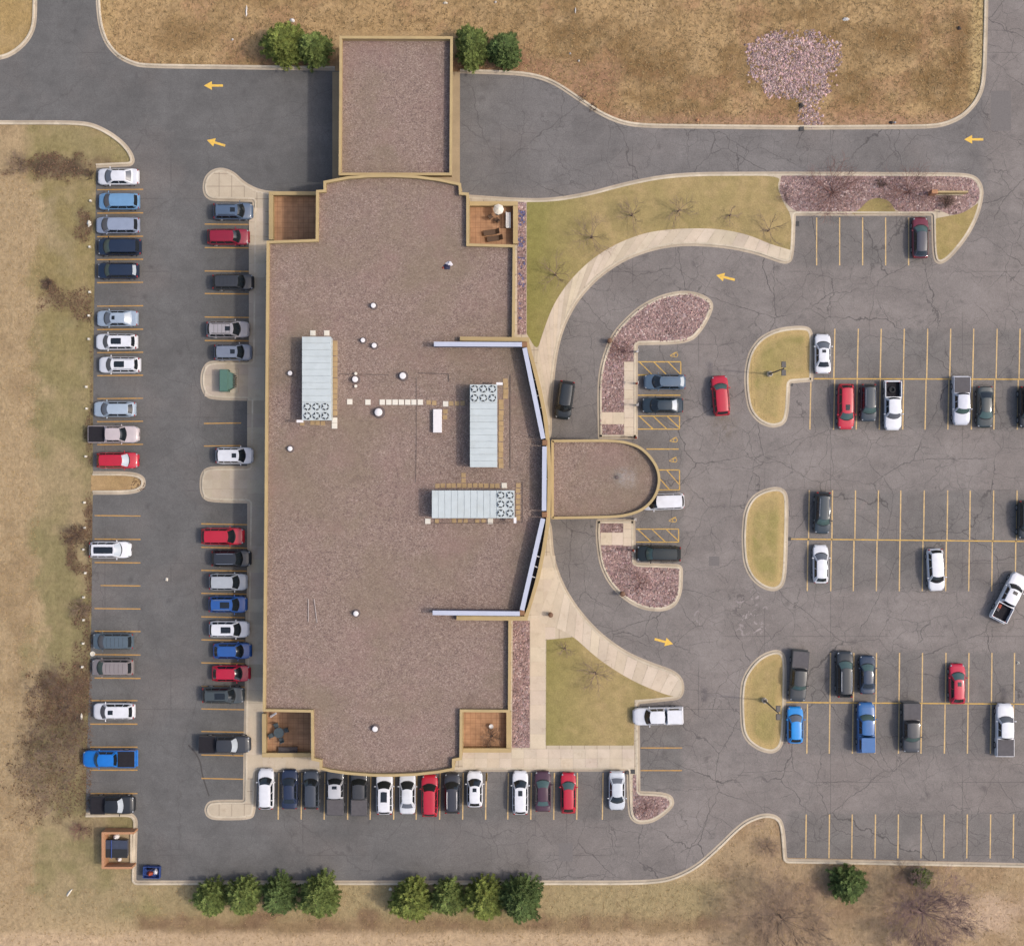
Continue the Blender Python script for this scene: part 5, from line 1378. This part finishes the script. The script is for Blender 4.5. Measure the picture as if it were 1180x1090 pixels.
V('van',136.5,232,180,(118,160,198),'light blue minivan second from the top of the westernmost row',GA,L=4.7,glass='car_glass_grey')
V('van',135,259.5,180,(152,162,182),'silver blue minivan third from the top of the westernmost row',GA,glass='car_glass_grey')
V('van',137,284.5,180,NAVY,'navy minivan with plain dark roof in the westernmost row',GA,glass='car_glass_green')
V('suv',135.5,312,180,NAVY,'navy SUV with brightly glinting rear window in the westernmost row',GA,rear='car_glass_bright',glass='car_glass_green')
V('sedan',134.5,367,180,(170,184,200),'pale silver blue sedan with small sunroof in the westernmost row',GA,glass='car_glass_grey',rear='car_glass_bright',sun='small')
V('suv',134,394,180,WHT,'upper of two neighbouring white SUVs with big dark sunroofs in the westernmost row',GA,sun='big',glass='car_glass_grey')
V('suv',137.5,420.5,180,WHT,'lower of two neighbouring white SUVs with big dark sunroofs in the westernmost row',GA,sun='big',glass='car_glass_grey',rails='c')
V('hatch',131.5,471.5,180,(176,190,204),'pale silver blue hatchback above the beige pickup',GA,L=4.85,glass='car_glass_grey')
V('pickup',131,500.5,0,(206,192,192),'beige pickup with black bed cover backed into the westernmost row',GA,bed='cover')
V('suv',135.5,530.5,0,RED,'red SUV beside the grass tongue in the westernmost row',GA,glass='car_glass_bright')
V('suv',126.5,633.5,0,WHT,'white SUV with long black panoramic roof in the westernmost row',GA,sun='pano',glass='car_glass_bright')
V('van',129.5,739,180,(92,106,116),'dark blue grey minivan above the taupe wagon',GA,L=4.7,glass='car_glass_grey',rib=True)
V('van',129,769,180,(150,140,138),'taupe wagon with banded roof in the westernmost row',GA,L=4.8,rib=True,glass='car_glass_green')
V('suv',131,819.5,180,WHT,'white SUV with small sunroof above the bright blue pickup',GA,sun='small',glass='car_glass_grey')
V('pickup',126,874,180,(24,122,212),'bright blue pickup with dark open bed in the westernmost row',GA,L=6.1,bed='cover',glass='car_glass_green')
V('pickup',130,927,0,BLK,'black pickup with covered bed above the brick pen',GA,L=5.0,bed='cover',glass='car_glass_bright')
V('suv',268.5,243.5,0,(88,106,130),'slate blue SUV nearest the northwest patio',GB,L=4.5,rails='b',sun='small')
V('suv',263,273,0,DRED,'dark crimson SUV just below the slate blue SUV',GB,L=4.8)
V('suv',268.5,325,0,(74,76,80),'dark grey SUV alone between empty stalls on the west side',GB,L=4.7,rib=True)
V('suv',262.5,379.5,0,(176,170,172),'taupe silver SUV with roof bars and sunroof',GB,L=4.9,rails='b',sun='small',rib=True)
V('suv',268.5,406,0,(132,140,156),'grey blue SUV just above the transformer island',GB,L=4.3,sun='small')
V('suv',270,525,0,WHT,'white SUV with small sunroof between the two concrete islands',GB,L=4.3,sun='small')
V('suv',256.5,618,0,RED,'red SUV standing farthest back in its stall below the island',GB,L=4.9)
V('suv',266.5,643.5,0,(62,66,74),'charcoal SUV with pale roof rails below the long red SUV',GB,L=4.5,rails='c')
V('suv',263,670.5,0,(186,190,196),'silver SUV above the blue SUV with sunroof',GB,L=4.4)
V('suv',262.5,696.5,0,BLUE,'blue SUV with pale rails and sunroof',GB,L=4.4,rails='c',sun='big')
V('suv',264,725,0,WHT,'white SUV with dark sunroof between two blue cars',GB,L=4.6,sun='big')
V('hatch',267.5,750,0,BLUE,'plain roofed blue hatchback below the white SUV',GB,L=4.4)
V('hatch',266,776,0,(200,26,60),'red hatchback below the blue hatchback',GB,L=4.4)
V('suv',257,801,0,(92,102,104),'dark green grey SUV below the red hatchback',GB,L=4.8,rails='b',sun='big')
V('pickup',259,857.5,0,(72,74,80),'dark grey pickup near the southwest patio',GB,L=5.9,bed='cover',glass='car_glass_bright')
V('suv',306.5,909,90,WHT,'white SUV at the west end of the south row',GC,L=4.6,glass='car_glass')
V('sedan',333.5,909.5,90,(50,64,98),'navy sedan second in the south row',GC,L=4.5)
V('suv',358.5,910,90,(84,92,104),'slate SUV third in the south row',GC,L=4.4)
V('pickup',386.5,911,90,(92,92,96),'dark grey pickup with pale silver cab roof in the south row',GC,L=5.5,bed='grey',sun='small',roofc=(202,202,206))
V('pickup',414,911.5,90,(82,82,84),'all dark grey pickup with dark roof in the south row',GC,L=5.5,bed='grey')
V('suv',443,914,90,WHT,'white SUV with large sunroof in the south row',GC,L=4.8,sun='big')
V('sedan',469.5,914,90,(230,232,236),'white sedan just left of the red SUV in the south row',GC,rear='car_glass_grey')
V('suv',495,917,90,RED,'red SUV with tall roof close under the bowed parapet',GC)
V('suv',521,914,90,(70,72,82),'charcoal SUV with roof rails right of the tall red SUV',GC,L=4.6,rails='c')
V('hatch',547,909.5,90,WHT,'white hatchback with small sunroof beside an empty stall',GC,L=4.1,sun='small')
V('suv',599.5,913.5,90,WHT,'white SUV with small sunroof left of the maroon sedan',GC,L=4.95,sun='small')
V('sedan',625.5,912,90,(100,62,80),'dark maroon sedan with greenish windows in the south row',GC,L=4.6,glass='car_glass_green',rear='car_glass_green')
V('hatch',655,914,90,RED,'red hatchback with greenish windshield in the south row',GC,L=4.65,glass='car_glass_green')
V('sedan',711,911.5,270,(214,218,224),'silver sedan at the east end of the south row',GC,L=4.5,rear='car_glass_grey')
V('hatch',766,440,180,(92,112,132),'slate hatchback with pale tail in the upper wheelchair stalls',GD,L=4.8,glass='car_glass',rear='car_glass_bright',rails='c')
V('sedan',763.5,467,180,(56,74,88),'dark teal sedan with glinting rear window in the wheelchair stalls',GD,rear='car_glass_bright')
V('van',764,578,182,WHT,'white minivan half under the entrance canopy',GD,L=4.9)
V('suv',759,638,179,(40,50,50),'black green SUV beside the southern stone bed',GD,L=5.1,glass='car_glass_green')
V('suv',651,461,262,(46,54,60),'dark SUV waiting in the drop-off loop by the curved front',GD,L=4.4,glass='car_glass')
V('suv',830.5,456,94.5,RED,'red SUV driving in the aisle west of the boot shaped island',GE,L=4.6,glass='car_glass_green')
V('pickup',758,825,181.5,WHT,'white pickup with white bed cap on the southeast corner of the lawn',GD,L=5.7,bed='cap',glass='car_glass')
V('hatch',1061,273.5,90,(120,44,60),'dark maroon hatchback in the northern stalls',GE,L=4.7,roofc=(84,86,100),glass='car_glass_green')
V('sedan',948.5,407.5,90,WHT,'white sedan with sunroof beside the boot shaped island',GE,L=4.55,sun='small',glass='car_glass_grey')
V('suv',975,468.5,270,(206,40,62),'long red SUV with sunroof in the northern double row',GE,L=5.2,sun='small',glass='car_glass_green')
V('suv',1001,464,270,(74,86,96),'dark slate SUV between the red SUV and the white pickup',GE,L=4.3,glass='car_glass_green',rails='c')
V('pickup',1029,467.5,270,WHT,'white pickup with things in its open bed',GE,L=5.6,glass='car_glass_grey')
V('pickup',1108,462,270,(214,216,226),'silver pickup with flat grey bed cover in the northern double row',GE,L=5.5,bed='grey',glass='car_glass_green')
V('sedan',1135.5,469,270,(70,82,84),'dark green sedan right of the silver pickup',GE,glass='car_glass_green')
V('suv',1184,469,270,(44,48,52),'black SUV cut by the right edge of the northern double row',GE)
V('suv',948,591,268,(66,80,90),'dark slate SUV with pale rail beside the middle island',GE,L=4.8,rails='c',glass='car_glass_green')
V('hatch',946,650,90,WHT,'white hatchback with red tail lamps below the middle row line',GE,L=4.4,glass='car_glass_grey')
V('suv',1078.5,656.5,273,WHT,'white SUV alone in the middle double row',GE,L=4.85,glass='car_glass')
V('suv',1183,599,270,(48,56,60),'dark SUV cut by the right edge of the middle row',GE,L=4.4)
V('pickup',1163.5,688,63,WHT,'white pickup slanting across the eastern aisle',GE,L=5.8,sun='small',glass='car_glass')
V('pickup',920.5,779,266,(82,84,86),'dark grey pickup beside the southern island',GE,L=5.8,bed='grey',glass='car_glass_green')
V('suv',973.5,777,90,(56,62,68),'black SUV with pale roof rails in the southern double row',GE,L=5.3,rails='c',glass='car_glass_green')
V('sedan',999.5,777.5,90,(62,80,108),'dark blue sedan right of the black SUV with pale rails',GE,L=4.4,glass='car_glass_green')
V('hatch',1103.5,788,90,(206,36,66),'red hatchback with dark sunroof in the southern double row',GE,L=4.6,sun='small',glass='car_glass_green')
V('hatch',916.5,835.5,90,(40,150,230),'small bright blue hatchback beside the southern island',GE,L=4.2,glass='car_glass_grey')
V('pickup',998,838,90,(52,108,170),'blue pickup with pale strip behind its cab',GE,L=5.7,bed='cap',glass='car_glass_green')
V('pickup',1050,838.5,270,(84,86,90),'charcoal pickup with dark bed cover in the southern double row',GE,L=5.7,bed='grey',glass='car_glass_green')
V('pickup',1158,841,90,WHT,'white pickup with grey bed cover at the right of the southern row',GE,L=6.0,bed='grey',glass='car_glass_grey')
# cargo
def cargo(px, py, rz, items, label, name, cat, z=ZA+.62):
    t = thing(name, label, cat, (*P(px, py, .9), z), R(rz))
    for i, (x, y, w, h, zz, m_, nm) in enumerate(items):
        mb = MB(); mb.bevbox(x-w/2, y-h/2, 0, x+w/2, y+h/2, zz, .03); mb.build(nm, M[m_], t)
c = P(1028.5, 449, .9); mb = MB(); mb.lathe([(.2,0),(.36,.02),(.38,.12),(.36,.22),(.22,.23),(.2,.1)], 20, closed_top=False)
o = mb.build('spare_tyre', M['rubber'], None, 40); o.location = (c[0], c[1], ZA+.63); tag(o, 'black spare tyre lying in the open bed of the white pickup', 'tyre')
cargo(1155, 700, 63, [(0,.3,.5,.3,.3,'rust_red','box'),(-.4,.35,.4,.3,.35,'wood_grey','crate')], 'red toolbox and crate in the bed of the slanting white pickup', 'toolbox', 'toolbox')
# ------------------------------------------------------------------ vegetation
M['twig_dark'] = plain('dark_twig', rgb(124, 104, 90), 0.95)
def conifer(px, py, r, h, mat, label, seed, sx=1.0, group='conifers'):
    """px, py: centre of the crown as photographed; r in pixels"""
    rr = random.Random(seed)
    t = thing('conifer', label, 'tree', (*P(px, py, h*.4), 0), rr.uniform(0, 6.28), group)
    Rm = r*S
    mb = MB(); mb.tube((0,0,-.1), (0,0,h*.95), .16, .03, 8); mb.build('trunk', M['bark'], t)
    mb = MB(); lv = max(9, int(h*2.7))
    for li in range(lv):
        f = ((li+.3)/lv)**.8; z = .3+(h-.35)*f
        rad = Rm*max(.04, 1-f**1.9)**.62*rr.uniform(.93, 1.06)+.08
        ph = rr.uniform(0, 6.28) if li == 0 else ph
        nb = max(7, int(8*rad+6)); a0 = rr.uniform(0, 6.28)
        for b in range(nb):
            a = a0+2*math.pi*(b+rr.uniform(-.3,.3))/nb; L = rad*rr.uniform(.74, 1.1)*(1+.10*math.sin(3*a+ph)+.07*math.sin(5*a+2*ph+f*3))
            ca, sa = math.cos(a), math.sin(a); rise = rr.uniform(-.02, .25)
            tone_b = rr.choice((.55,.8,1.0,1.05,1.3))*rr.uniform(.9,1.1)
            k = max(3, int(L/.21))
            for j in range(1, k+1):
                q = j/k
                if q < .3 and f < .6: continue
                cx, cy = ca*L*q, sa*L*q; cz = z+rise*L*q*q-.12*L*q
                for m in range(7):
                    side = (m-3)*.42+rr.uniform(-.3,.3); aa = a+side
                    ln = rr.uniform(.2,.38); bw = rr.uniform(.05,.095)
                    ex, ey, ez = cx+math.cos(aa)*ln, cy+math.sin(aa)*ln, cz+rr.uniform(-.02,.24)
                    px_, py_ = -math.sin(aa)*bw, math.cos(aa)*bw
                    g = tone_b*rr.uniform(.75,1.25)
                    mb.add([(cx-px_,cy-py_,cz),(cx+px_,cy+py_,cz),(ex,ey,ez)], [(0,1,2)], (g*rr.uniform(.9,1.06), g, g*.9))
    o = mb.build('crown', M[mat], t); o.scale = (sx, 1/sx if sx < 1 else 1, 1); o.rotation_euler.z = -t.rotation_euler.z
    return t
CN_ = [(345-18,51,23,5.5,'needles_yellow','largest yellowish conifer west of the drive-through canopy',1.0),(362,57,18.5,4.6,'needles','darker conifer touching the west side of the drive-through canopy',1.0),
       (544,54,21,5.2,'needles','taller conifer touching the east side of the drive-through canopy',.9),(581,58,19,4.6,'needles_dark','rounder conifer farther east of the drive-through canopy',1.0)]
for i, (x, y, r, h, m_, l, sx) in enumerate(CN_): conifer(x, y, r, h, m_, l, 100+i, sx, 'conifers beside the drive-through canopy')
BT = [(243,1034,18.5,4.2,'needles','westernmost conifer of the southern hedge line'),(281,1032,20,4.4,'needles','second conifer from the west in the southern hedge line'),(322,1032,20,4.0,'needles_dark','third conifer, darkest of the western group of four'),(368,1033,23,5.2,'needles','fourth and largest conifer of the western group'),
      (474,1037,23.5,5.0,'needles_yellow','first conifer of the eastern group of four'),(516,1034,19,4.2,'needles','narrow second conifer of the eastern group'),(557,1036,23,4.8,'needles_yellow','third yellowish conifer of the eastern group'),(601,1036,24,5.4,'needles_dark','large dark conifer at the east end of the southern line'),
      (977,1018,20,3.8,'needles_dark','round dark conifer alone south of the southern stalls'),(1062,1010,9.5,1.8,'needles','tiny conifer sapling at the edge of the big bare tree')]
for i, (x, y, r, h, m_, l) in enumerate(BT): conifer(x, y, r, h, m_, l, 200+i, group='conifers along the south kerb')

def bare(px, py, r, h, label, seed, mat='twig', cat='tree', name='bare_tree', z0=ZW, dens=1.0, thick=.09, upright=.55, levels=4):
    rr = random.Random(seed)
    t = thing(name, label, cat, (*P(px, py, .2), z0))
    tr = MB(); cr = MB(); Rm = r*S
    stems = []
    if name == 'bare_tree':
        tr.tube((0,0,-.1), (0,0,h*.28), thick*1.5, thick, 7); start = (0,0,h*.26); nst = int(7*dens)+1
    else:
        start = (0,0,0); nst = int(11*dens)+2
        tr.tube((0,0,-.05), (0,0,.12), thick*1.3, thick, 6)
    def grow(p, a, el, L, rad, lev):
        segs = 3; q = Vector(p)
        for s_ in range(segs):
            a += rr.uniform(-.22,.22); el += rr.uniform(-.12,.16)
            d = Vector((math.cos(a)*math.cos(el), math.sin(a)*math.cos(el), math.sin(el)))*(L/segs)
            n = q+d; r1 = rad*(1-.55*(s_+1)/segs)
            cr.tube(q, n, rad*(1-.55*s_/segs), max(.006, r1), 3 if lev else 5)
            q = n
            if lev < levels-1:
                for _ in range(2 if s_ else 1):
                    grow(tuple(q), a+rr.choice((-1,1))*rr.uniform(.3,.9), max(-.1, el+rr.uniform(-.35,.3)), L*rr.uniform(.42,.62), max(.0085, rad*.5), lev+1)
    for k in range(nst):
        a = 2*math.pi*k/nst+rr.uniform(-.3,.3)
        grow(start, a, rr.uniform(.15, upright+.35), Rm*rr.uniform(.62,.85), thick*.46, 4-levels if levels < 4 else 1 if levels == 4 else 0)
    tr.build('trunk', M['bark'], t); cr.build('crown', M[mat], t)
    return t
bare(681.5,274,25,3.2,'bare tree in the lawn nearest the arc of the sidewalk',1); bare(728,248.5,19,2.6,'small bare tree left of the middle of the curved lawn',2); bare(782,243.5,19,2.6,'small bare tree in the middle of the curved lawn',3)
bare(841,248.5,12,2.0,'smallest bare sapling of the curved lawn',4,dens=.5); bare(885,266,21,2.6,'bare tree in the east end of the curved lawn',5,dens=.6); bare(640,317,22,3.0,'bare tree on the green strip close to the east wall',6)
bare(651,747,11,2.0,'bare sapling in the north corner of the triangular lawn',7,dens=.7); bare(686,775,21,3.2,'bare tree in the middle of the triangular lawn',8,dens=1.3)
bare(959,222,37,2.4,'wide reddish bare shrub in the west half of the stone bed',9,'twig_red','shrub','bare_shrub',dens=2.2,thick=.07); bare(1047,221,33,2.2,'wide reddish bare shrub beside the monument sign',10,'twig_red','shrub','bare_shrub',dens=2.0,thick=.07)
bare(905,225,11,1.2,'small bare shrub at the west end of the stone bed',31,'twig_purple','shrub','bare_shrub',dens=1.0,thick=.05); bare(1014,212,7,.9,'small dark shrub at the middle of the stone bed',32,'bark','shrub','bare_shrub',dens=1.0,thick=.05); bare(1090,233,9,1.2,'dense dark shrub in front of the monument sign',33,'bark','shrub','bare_shrub',dens=2.2,thick=.05)
bare(1058,1046,46,6.5,'large bare purple grey tree south of the southern stalls',11,'twig_purple',z0=0,dens=3.2,thick=.085,levels=5); bare(898,1054,50,6.5,'large faint bare tree at the bottom of the photo west of the dark conifer',12,'twig',z0=0,dens=2.2,thick=.07,levels=5)
bare(884,975,14,1.6,'dark bare shrub by the bend of the south kerb',13,'twig','shrub','bare_shrub',0,1.0,.06); bare(745,931,13,1.3,'reddish bare shrub on the small stone tip',14,'twig_red','shrub','bare_shrub',dens=1.0,thick=.05)
bare(713,402,14,1.4,'reddish bare shrub in the neck of the northern stone bed',15,'twig_red','shrub','bare_shrub',dens=1.2,thick=.05); bare(738,672,13,1.2,'reddish bare shrub in the southern stone bed',16,'twig_red','shrub','bare_shrub',dens=.9,thick=.05)
bare(92,956,12,1.3,'reddish bare shrub west of the brick pen',17,'twig_red','shrub','bare_shrub',0,1.5,.05); bare(78,815,38,5.0,'bare grey tree over the dark leaf litter in the southwest',18,'twig_dark',z0=0,dens=.9,thick=.05,levels=5); bare(72,885,36,4.5,'bare brown tree south of the leaf litter',19,'twig',z0=0,dens=.9,thick=.045,levels=5)
bare(54,327,8,1.0,'small dark bare shrub west of the mulch trail',20,'bark','shrub','bare_shrub',0,1.6,.05); bare(88,616,14,1.3,'dark bare shrub beside the white SUV with panoramic roof',21,'bark','shrub','bare_shrub',0,1.3,.05); bare(93,700,13,1.3,'brown bare shrub at the western stalls',22,'twig','shrub','bare_shrub',0,1.5,.05)
bare(104,201,7,.8,'small dark shrub by the nose of the topmost white sedan',23,'bark','shrub','bare_shrub',0,1.2,.05); bare(23,190,14,1.5,'faint bare shrub at the west end of the dark mulch bed',24,'twig','shrub','bare_shrub',0,1.2,.05)
bare(671,112,5,.6,'dark bare shrub on the north kerb curve',25,'bark','shrub','bare_shrub',0,1.0,.04); bare(683,123,5,.6,'second dark bare shrub on the north kerb curve',26,'bark','shrub','bare_shrub',0,1.0,.04); bare(566,848,13,1.1,'brown shrub behind the white pot on the southeast patio',27,'bark','shrub','bare_shrub',ZP,1.6,.05)
bare(1040,1003,14,1.2,'scrubby bush between the tiny sapling and the south kerb',28,'twig','shrub','bare_shrub',0,1.2,.05)

# one object each for what nobody could count
def stone(mb, x, y, z, r, rr):
    vs = [(x+r*rr.uniform(.7,1.2), y, z), (x, y+r*rr.uniform(.7,1.2), z), (x-r*rr.uniform(.7,1.2), y, z), (x, y-r*rr.uniform(.7,1.2), z), (x+rr.uniform(-.3,.3)*r, y+rr.uniform(-.3,.3)*r, z+r*rr.uniform(.5,.9))]
    a = rr.uniform(0, 6.28); c, s_ = math.cos(a), math.sin(a)
    vs = [(x+(p-x)*c-(q-y)*s_, y+(p-x)*s_+(q-y)*c, w) for p, q, w in vs]
    g = rr.choice((.5,.7,.85,1,1,1.1,1.3,1.55)); tn = (g*rr.uniform(.94,1.08), g*rr.uniform(.9,1.02), g*rr.uniform(.9,1.06))
    mb.add(vs, [(0,1,4),(1,2,4),(2,3,4),(3,0,4)], tn)
rr = random.Random(5)
mb = MB()
beds = [[(692,503),(691,450),(693,426),(702,397),(714,378),(737,356),(761,343),(785,338),(804,340),(819,346),(819,354),(809,376),(793,393),(732,395),(730,415),(717,417),(717,474),(693,474)],
        [(692,631),(695,650),(704,670),(721,688),(741,699),(764,701),(777,695),(783,680),(783,655),(728,652),(728,631)],
        [(903,206),(1108,206),(1118,208),(1125,217),(1126,231),(1110,243),(1095,246),(1070,243),(1036,243),(1026,230),(1012,226),(1000,229),(989,241),(920,244),(908,237)],
        [(732,920),(762,920),(769,925),(750,940),(738,942),(732,936)], [(597,235),(605.5,235),(605.5,385),(597,385)], [(592,716),(609.5,716),(609.5,860),(592,860)]]
for b in beds:
    xs_ = [q[0] for q in b]; ys_ = [q[1] for q in b]; A_ = (max(xs_)-min(xs_))*(max(ys_)-min(ys_))*S*S
    for _ in range(int(A_*11)):
        x = rr.uniform(min(xs_), max(xs_)); y = rr.uniform(min(ys_), max(ys_))
        if in_poly(x, y, b): stone(mb, *P(x, y), ZW+.005, rr.uniform(.07,.15), rr)
tag(mb.build('gravel', M['stone']), 'loose pinkish stones of the planting beds', kind='stuff')
mb = MB()
xs_ = np.array([rr.uniform(858, 970) for _ in range(16000)]); ys_ = np.array([rr.uniform(35, 148) for _ in range(16000)])
d1 = blob(xs_, ys_, 915, 70, 49, 28, .35, .4, .08); d2 = blob(xs_, ys_, 902, 98, 20, 15, .5, .5, .08); d3 = blob(xs_, ys_, 936, 98, 16, 18, .6, .6, .08); d4 = blob(xs_, ys_, 934, 130, 10, 24, .6, .6, .08)*.4
for x, y, a in zip(xs_, ys_, np.maximum.reduce([d1, d2*.8, d3*.7, d4])):
    if rr.random() < a*.62*(.45+1.1*vnoise(np.array([x*.09]), np.array([y*.09]))[0]): stone(mb, *P(x, y), 0.0, rr.uniform(.09,.23), rr)
tag(mb.build('stone_field', M['stone_pale']), 'heart shaped field of pale pinkish stones in the north grass', kind='stuff')
# leaf litter and mulch chips
mb = MB()
N = 150000
xs_ = RNG.uniform(0, 175, N); ys_ = RNG.uniform(175, 975, N)
_, lit = ground_color(xs_[None, :], ys_[None, :]); lit = lit[0]
for x, y, a in zip(xs_, ys_, lit):
    if a > .1 and rr.random() < a*.75 and (x < 106 or (145 < x < 168 and 548 < y < 566)):
        cx, cy = P(x, y); th = rr.uniform(0, 3.14); l_ = rr.uniform(.04,.12); w_ = l_*rr.uniform(.3,.6); c, s_ = math.cos(th), math.sin(th)
        z = .03 if x < 140 else .045
        g = rr.choice((.6,.75,.9,1.0,1.1,1.4)); hh = rr.uniform(.02,.08)
        mb.add([(cx-l_*c-w_*s_*0, cy-l_*s_, z), (cx-w_*s_, cy+w_*c, z+hh), (cx+l_*c, cy+l_*s_, z), (cx+w_*s_, cy-w_*c, z+hh*.3)], [(0,3,2,1)], (g, g*rr.uniform(.85,1), g*rr.uniform(.75,1)))
tag(mb.build('leaf_litter', M['litter']), 'dark leaf litter and mulch along the western stalls', kind='stuff')
# tufts of dry grass on the rough ground
mb = MB()
def tufts(n, x0, y0, x1, y1, ok, lo, hi, tones):
    for _ in range(n):
        x = rr.uniform(x0, x1); y = rr.uniform(y0, y1)
        if not ok(x, y): continue
        cx, cy = P(x, y); g = rr.choice(tones)
        for k in range(3):
            th = rr.uniform(0, 6.28); l_ = rr.uniform(lo, hi); w_ = rr.uniform(.015,.035); c, s_ = math.cos(th), math.sin(th)
            h = l_*rr.uniform(.35,1.0); gg = g*rr.uniform(.85,1.15)
            mb.add([(cx-w_*s_, cy+w_*c, 0), (cx+w_*s_, cy-w_*c, 0), (cx+l_*c, cy+l_*s_, h)], [(0,1,2)], (gg, gg*rr.uniform(.92,1), gg*rr.uniform(.82,1)))
field = [(114,-5),(116,30),(124,52),(138,68),(152,73),(385,77),(388,36),(526,36),(530,80),(595,82),(622,86),(644,95),(668,111),(692,128),(717,139),(742,143),(1070,143),(1090,140),(1106,131),(1120,117),(1129,104),(1132,80),(1134,-5)]
tufts(15000, 112, -5, 1135, 144, lambda x, y: in_poly(x, y, field), .14, .42, (.55,.65,.8,.9,1.0,1.1))
south = [(160,1020),(735,1020),(772,1017),(803,1003),(829,980),(849,959),(863,948),(881,941),(893,943),(900,951),(902,994),(1185,1000),(1185,1095),(-5,1095),(-5,1030)]
tufts(6500, -5, 935, 1185, 1095, lambda x, y: in_poly(x, y, south), .08, .26, (.65,.8,.9,1.0,1.1))
tufts(4000, -5, 196, 46, 1040, lambda x, y: True, .06, .2, (.8,.95,1.05,1.15))
tag(mb.build('dry_grass', M['straw']), 'dry straw coloured grass tufts of the rough fields', kind='stuff')
mb = MB()
for _ in range(46):
    x, y = rr.uniform(597.5, 604.5), rr.choice((rr.uniform(240,262), rr.uniform(296,330), rr.uniform(350,372), rr.uniform(272,285)))
    cx, cy = P(x, y)
    for k in range(14):
        th = rr.uniform(0, 6.28); l_ = rr.uniform(.1,.26); w_ = .03; c, s_ = math.cos(th), math.sin(th); g = rr.uniform(.6,1.3)
        mb.add([(cx-w_*s_, cy+w_*c, ZW), (cx+w_*s_, cy-w_*c, ZW), (cx+l_*c, cy+l_*s_, ZW+.12)], [(0,1,2)], (g, g, g))
tag(mb.build('ground_cover', M['blue_plant']), 'low bluish ground cover plants in the stone strip by the east wall', kind='stuff')

# ------------------------------------------------------------------ light, sky, camera
ELEV, AZ = 49.6, 95.0     # the sun stands a little south of east; azimuth clockwise from north (+y)
w = bpy.data.worlds.new('World'); scn.world = w; w.use_nodes = True
nt = w.node_tree; bg = nt.nodes['Background']
sky = nt.nodes.new('ShaderNodeTexSky'); sky.sky_type = 'NISHITA'; sky.sun_disc = False
sky.sun_elevation = R(ELEV); sky.sun_rotation = R(AZ); sky.air_density = 1.0; sky.dust_density = 4.0; sky.ozone_density = 0.6
nt.links.new(sky.outputs[0], bg.inputs[0]); bg.inputs[1].default_value = SKY_S
sun = bpy.data.lights.new('sun', 'SUN'); sun.energy = SUN_S; sun.angle = R(2.2); sun.color = (1.0, .945, .87)
so = bpy.data.objects.new('sun', sun); COL.objects.link(so)
d = Vector((math.sin(R(AZ))*math.cos(R(ELEV)), math.cos(R(AZ))*math.cos(R(ELEV)), math.sin(R(ELEV))))
so.rotation_euler = (-d).to_track_quat('-Z', 'Y').to_euler(); so.location = d*80
cam = bpy.data.cameras.new('camera'); co = bpy.data.objects.new('camera', cam); COL.objects.link(co)
co.location = (0, 0, CAMH); co.rotation_euler = (0, 0, 0)
cam.sensor_width = 36; cam.lens = 18/(59/CAMH); cam.clip_start = 1; cam.clip_end = 8000
scn.camera = co
vs = scn.view_settings; vs.view_transform = 'Standard'; vs.look = 'None'; vs.exposure = EXPO; vs.gamma = 1; vs.use_curve_mapping = False
scn.cycles.max_bounces = 6; scn.cycles.use_denoising = True
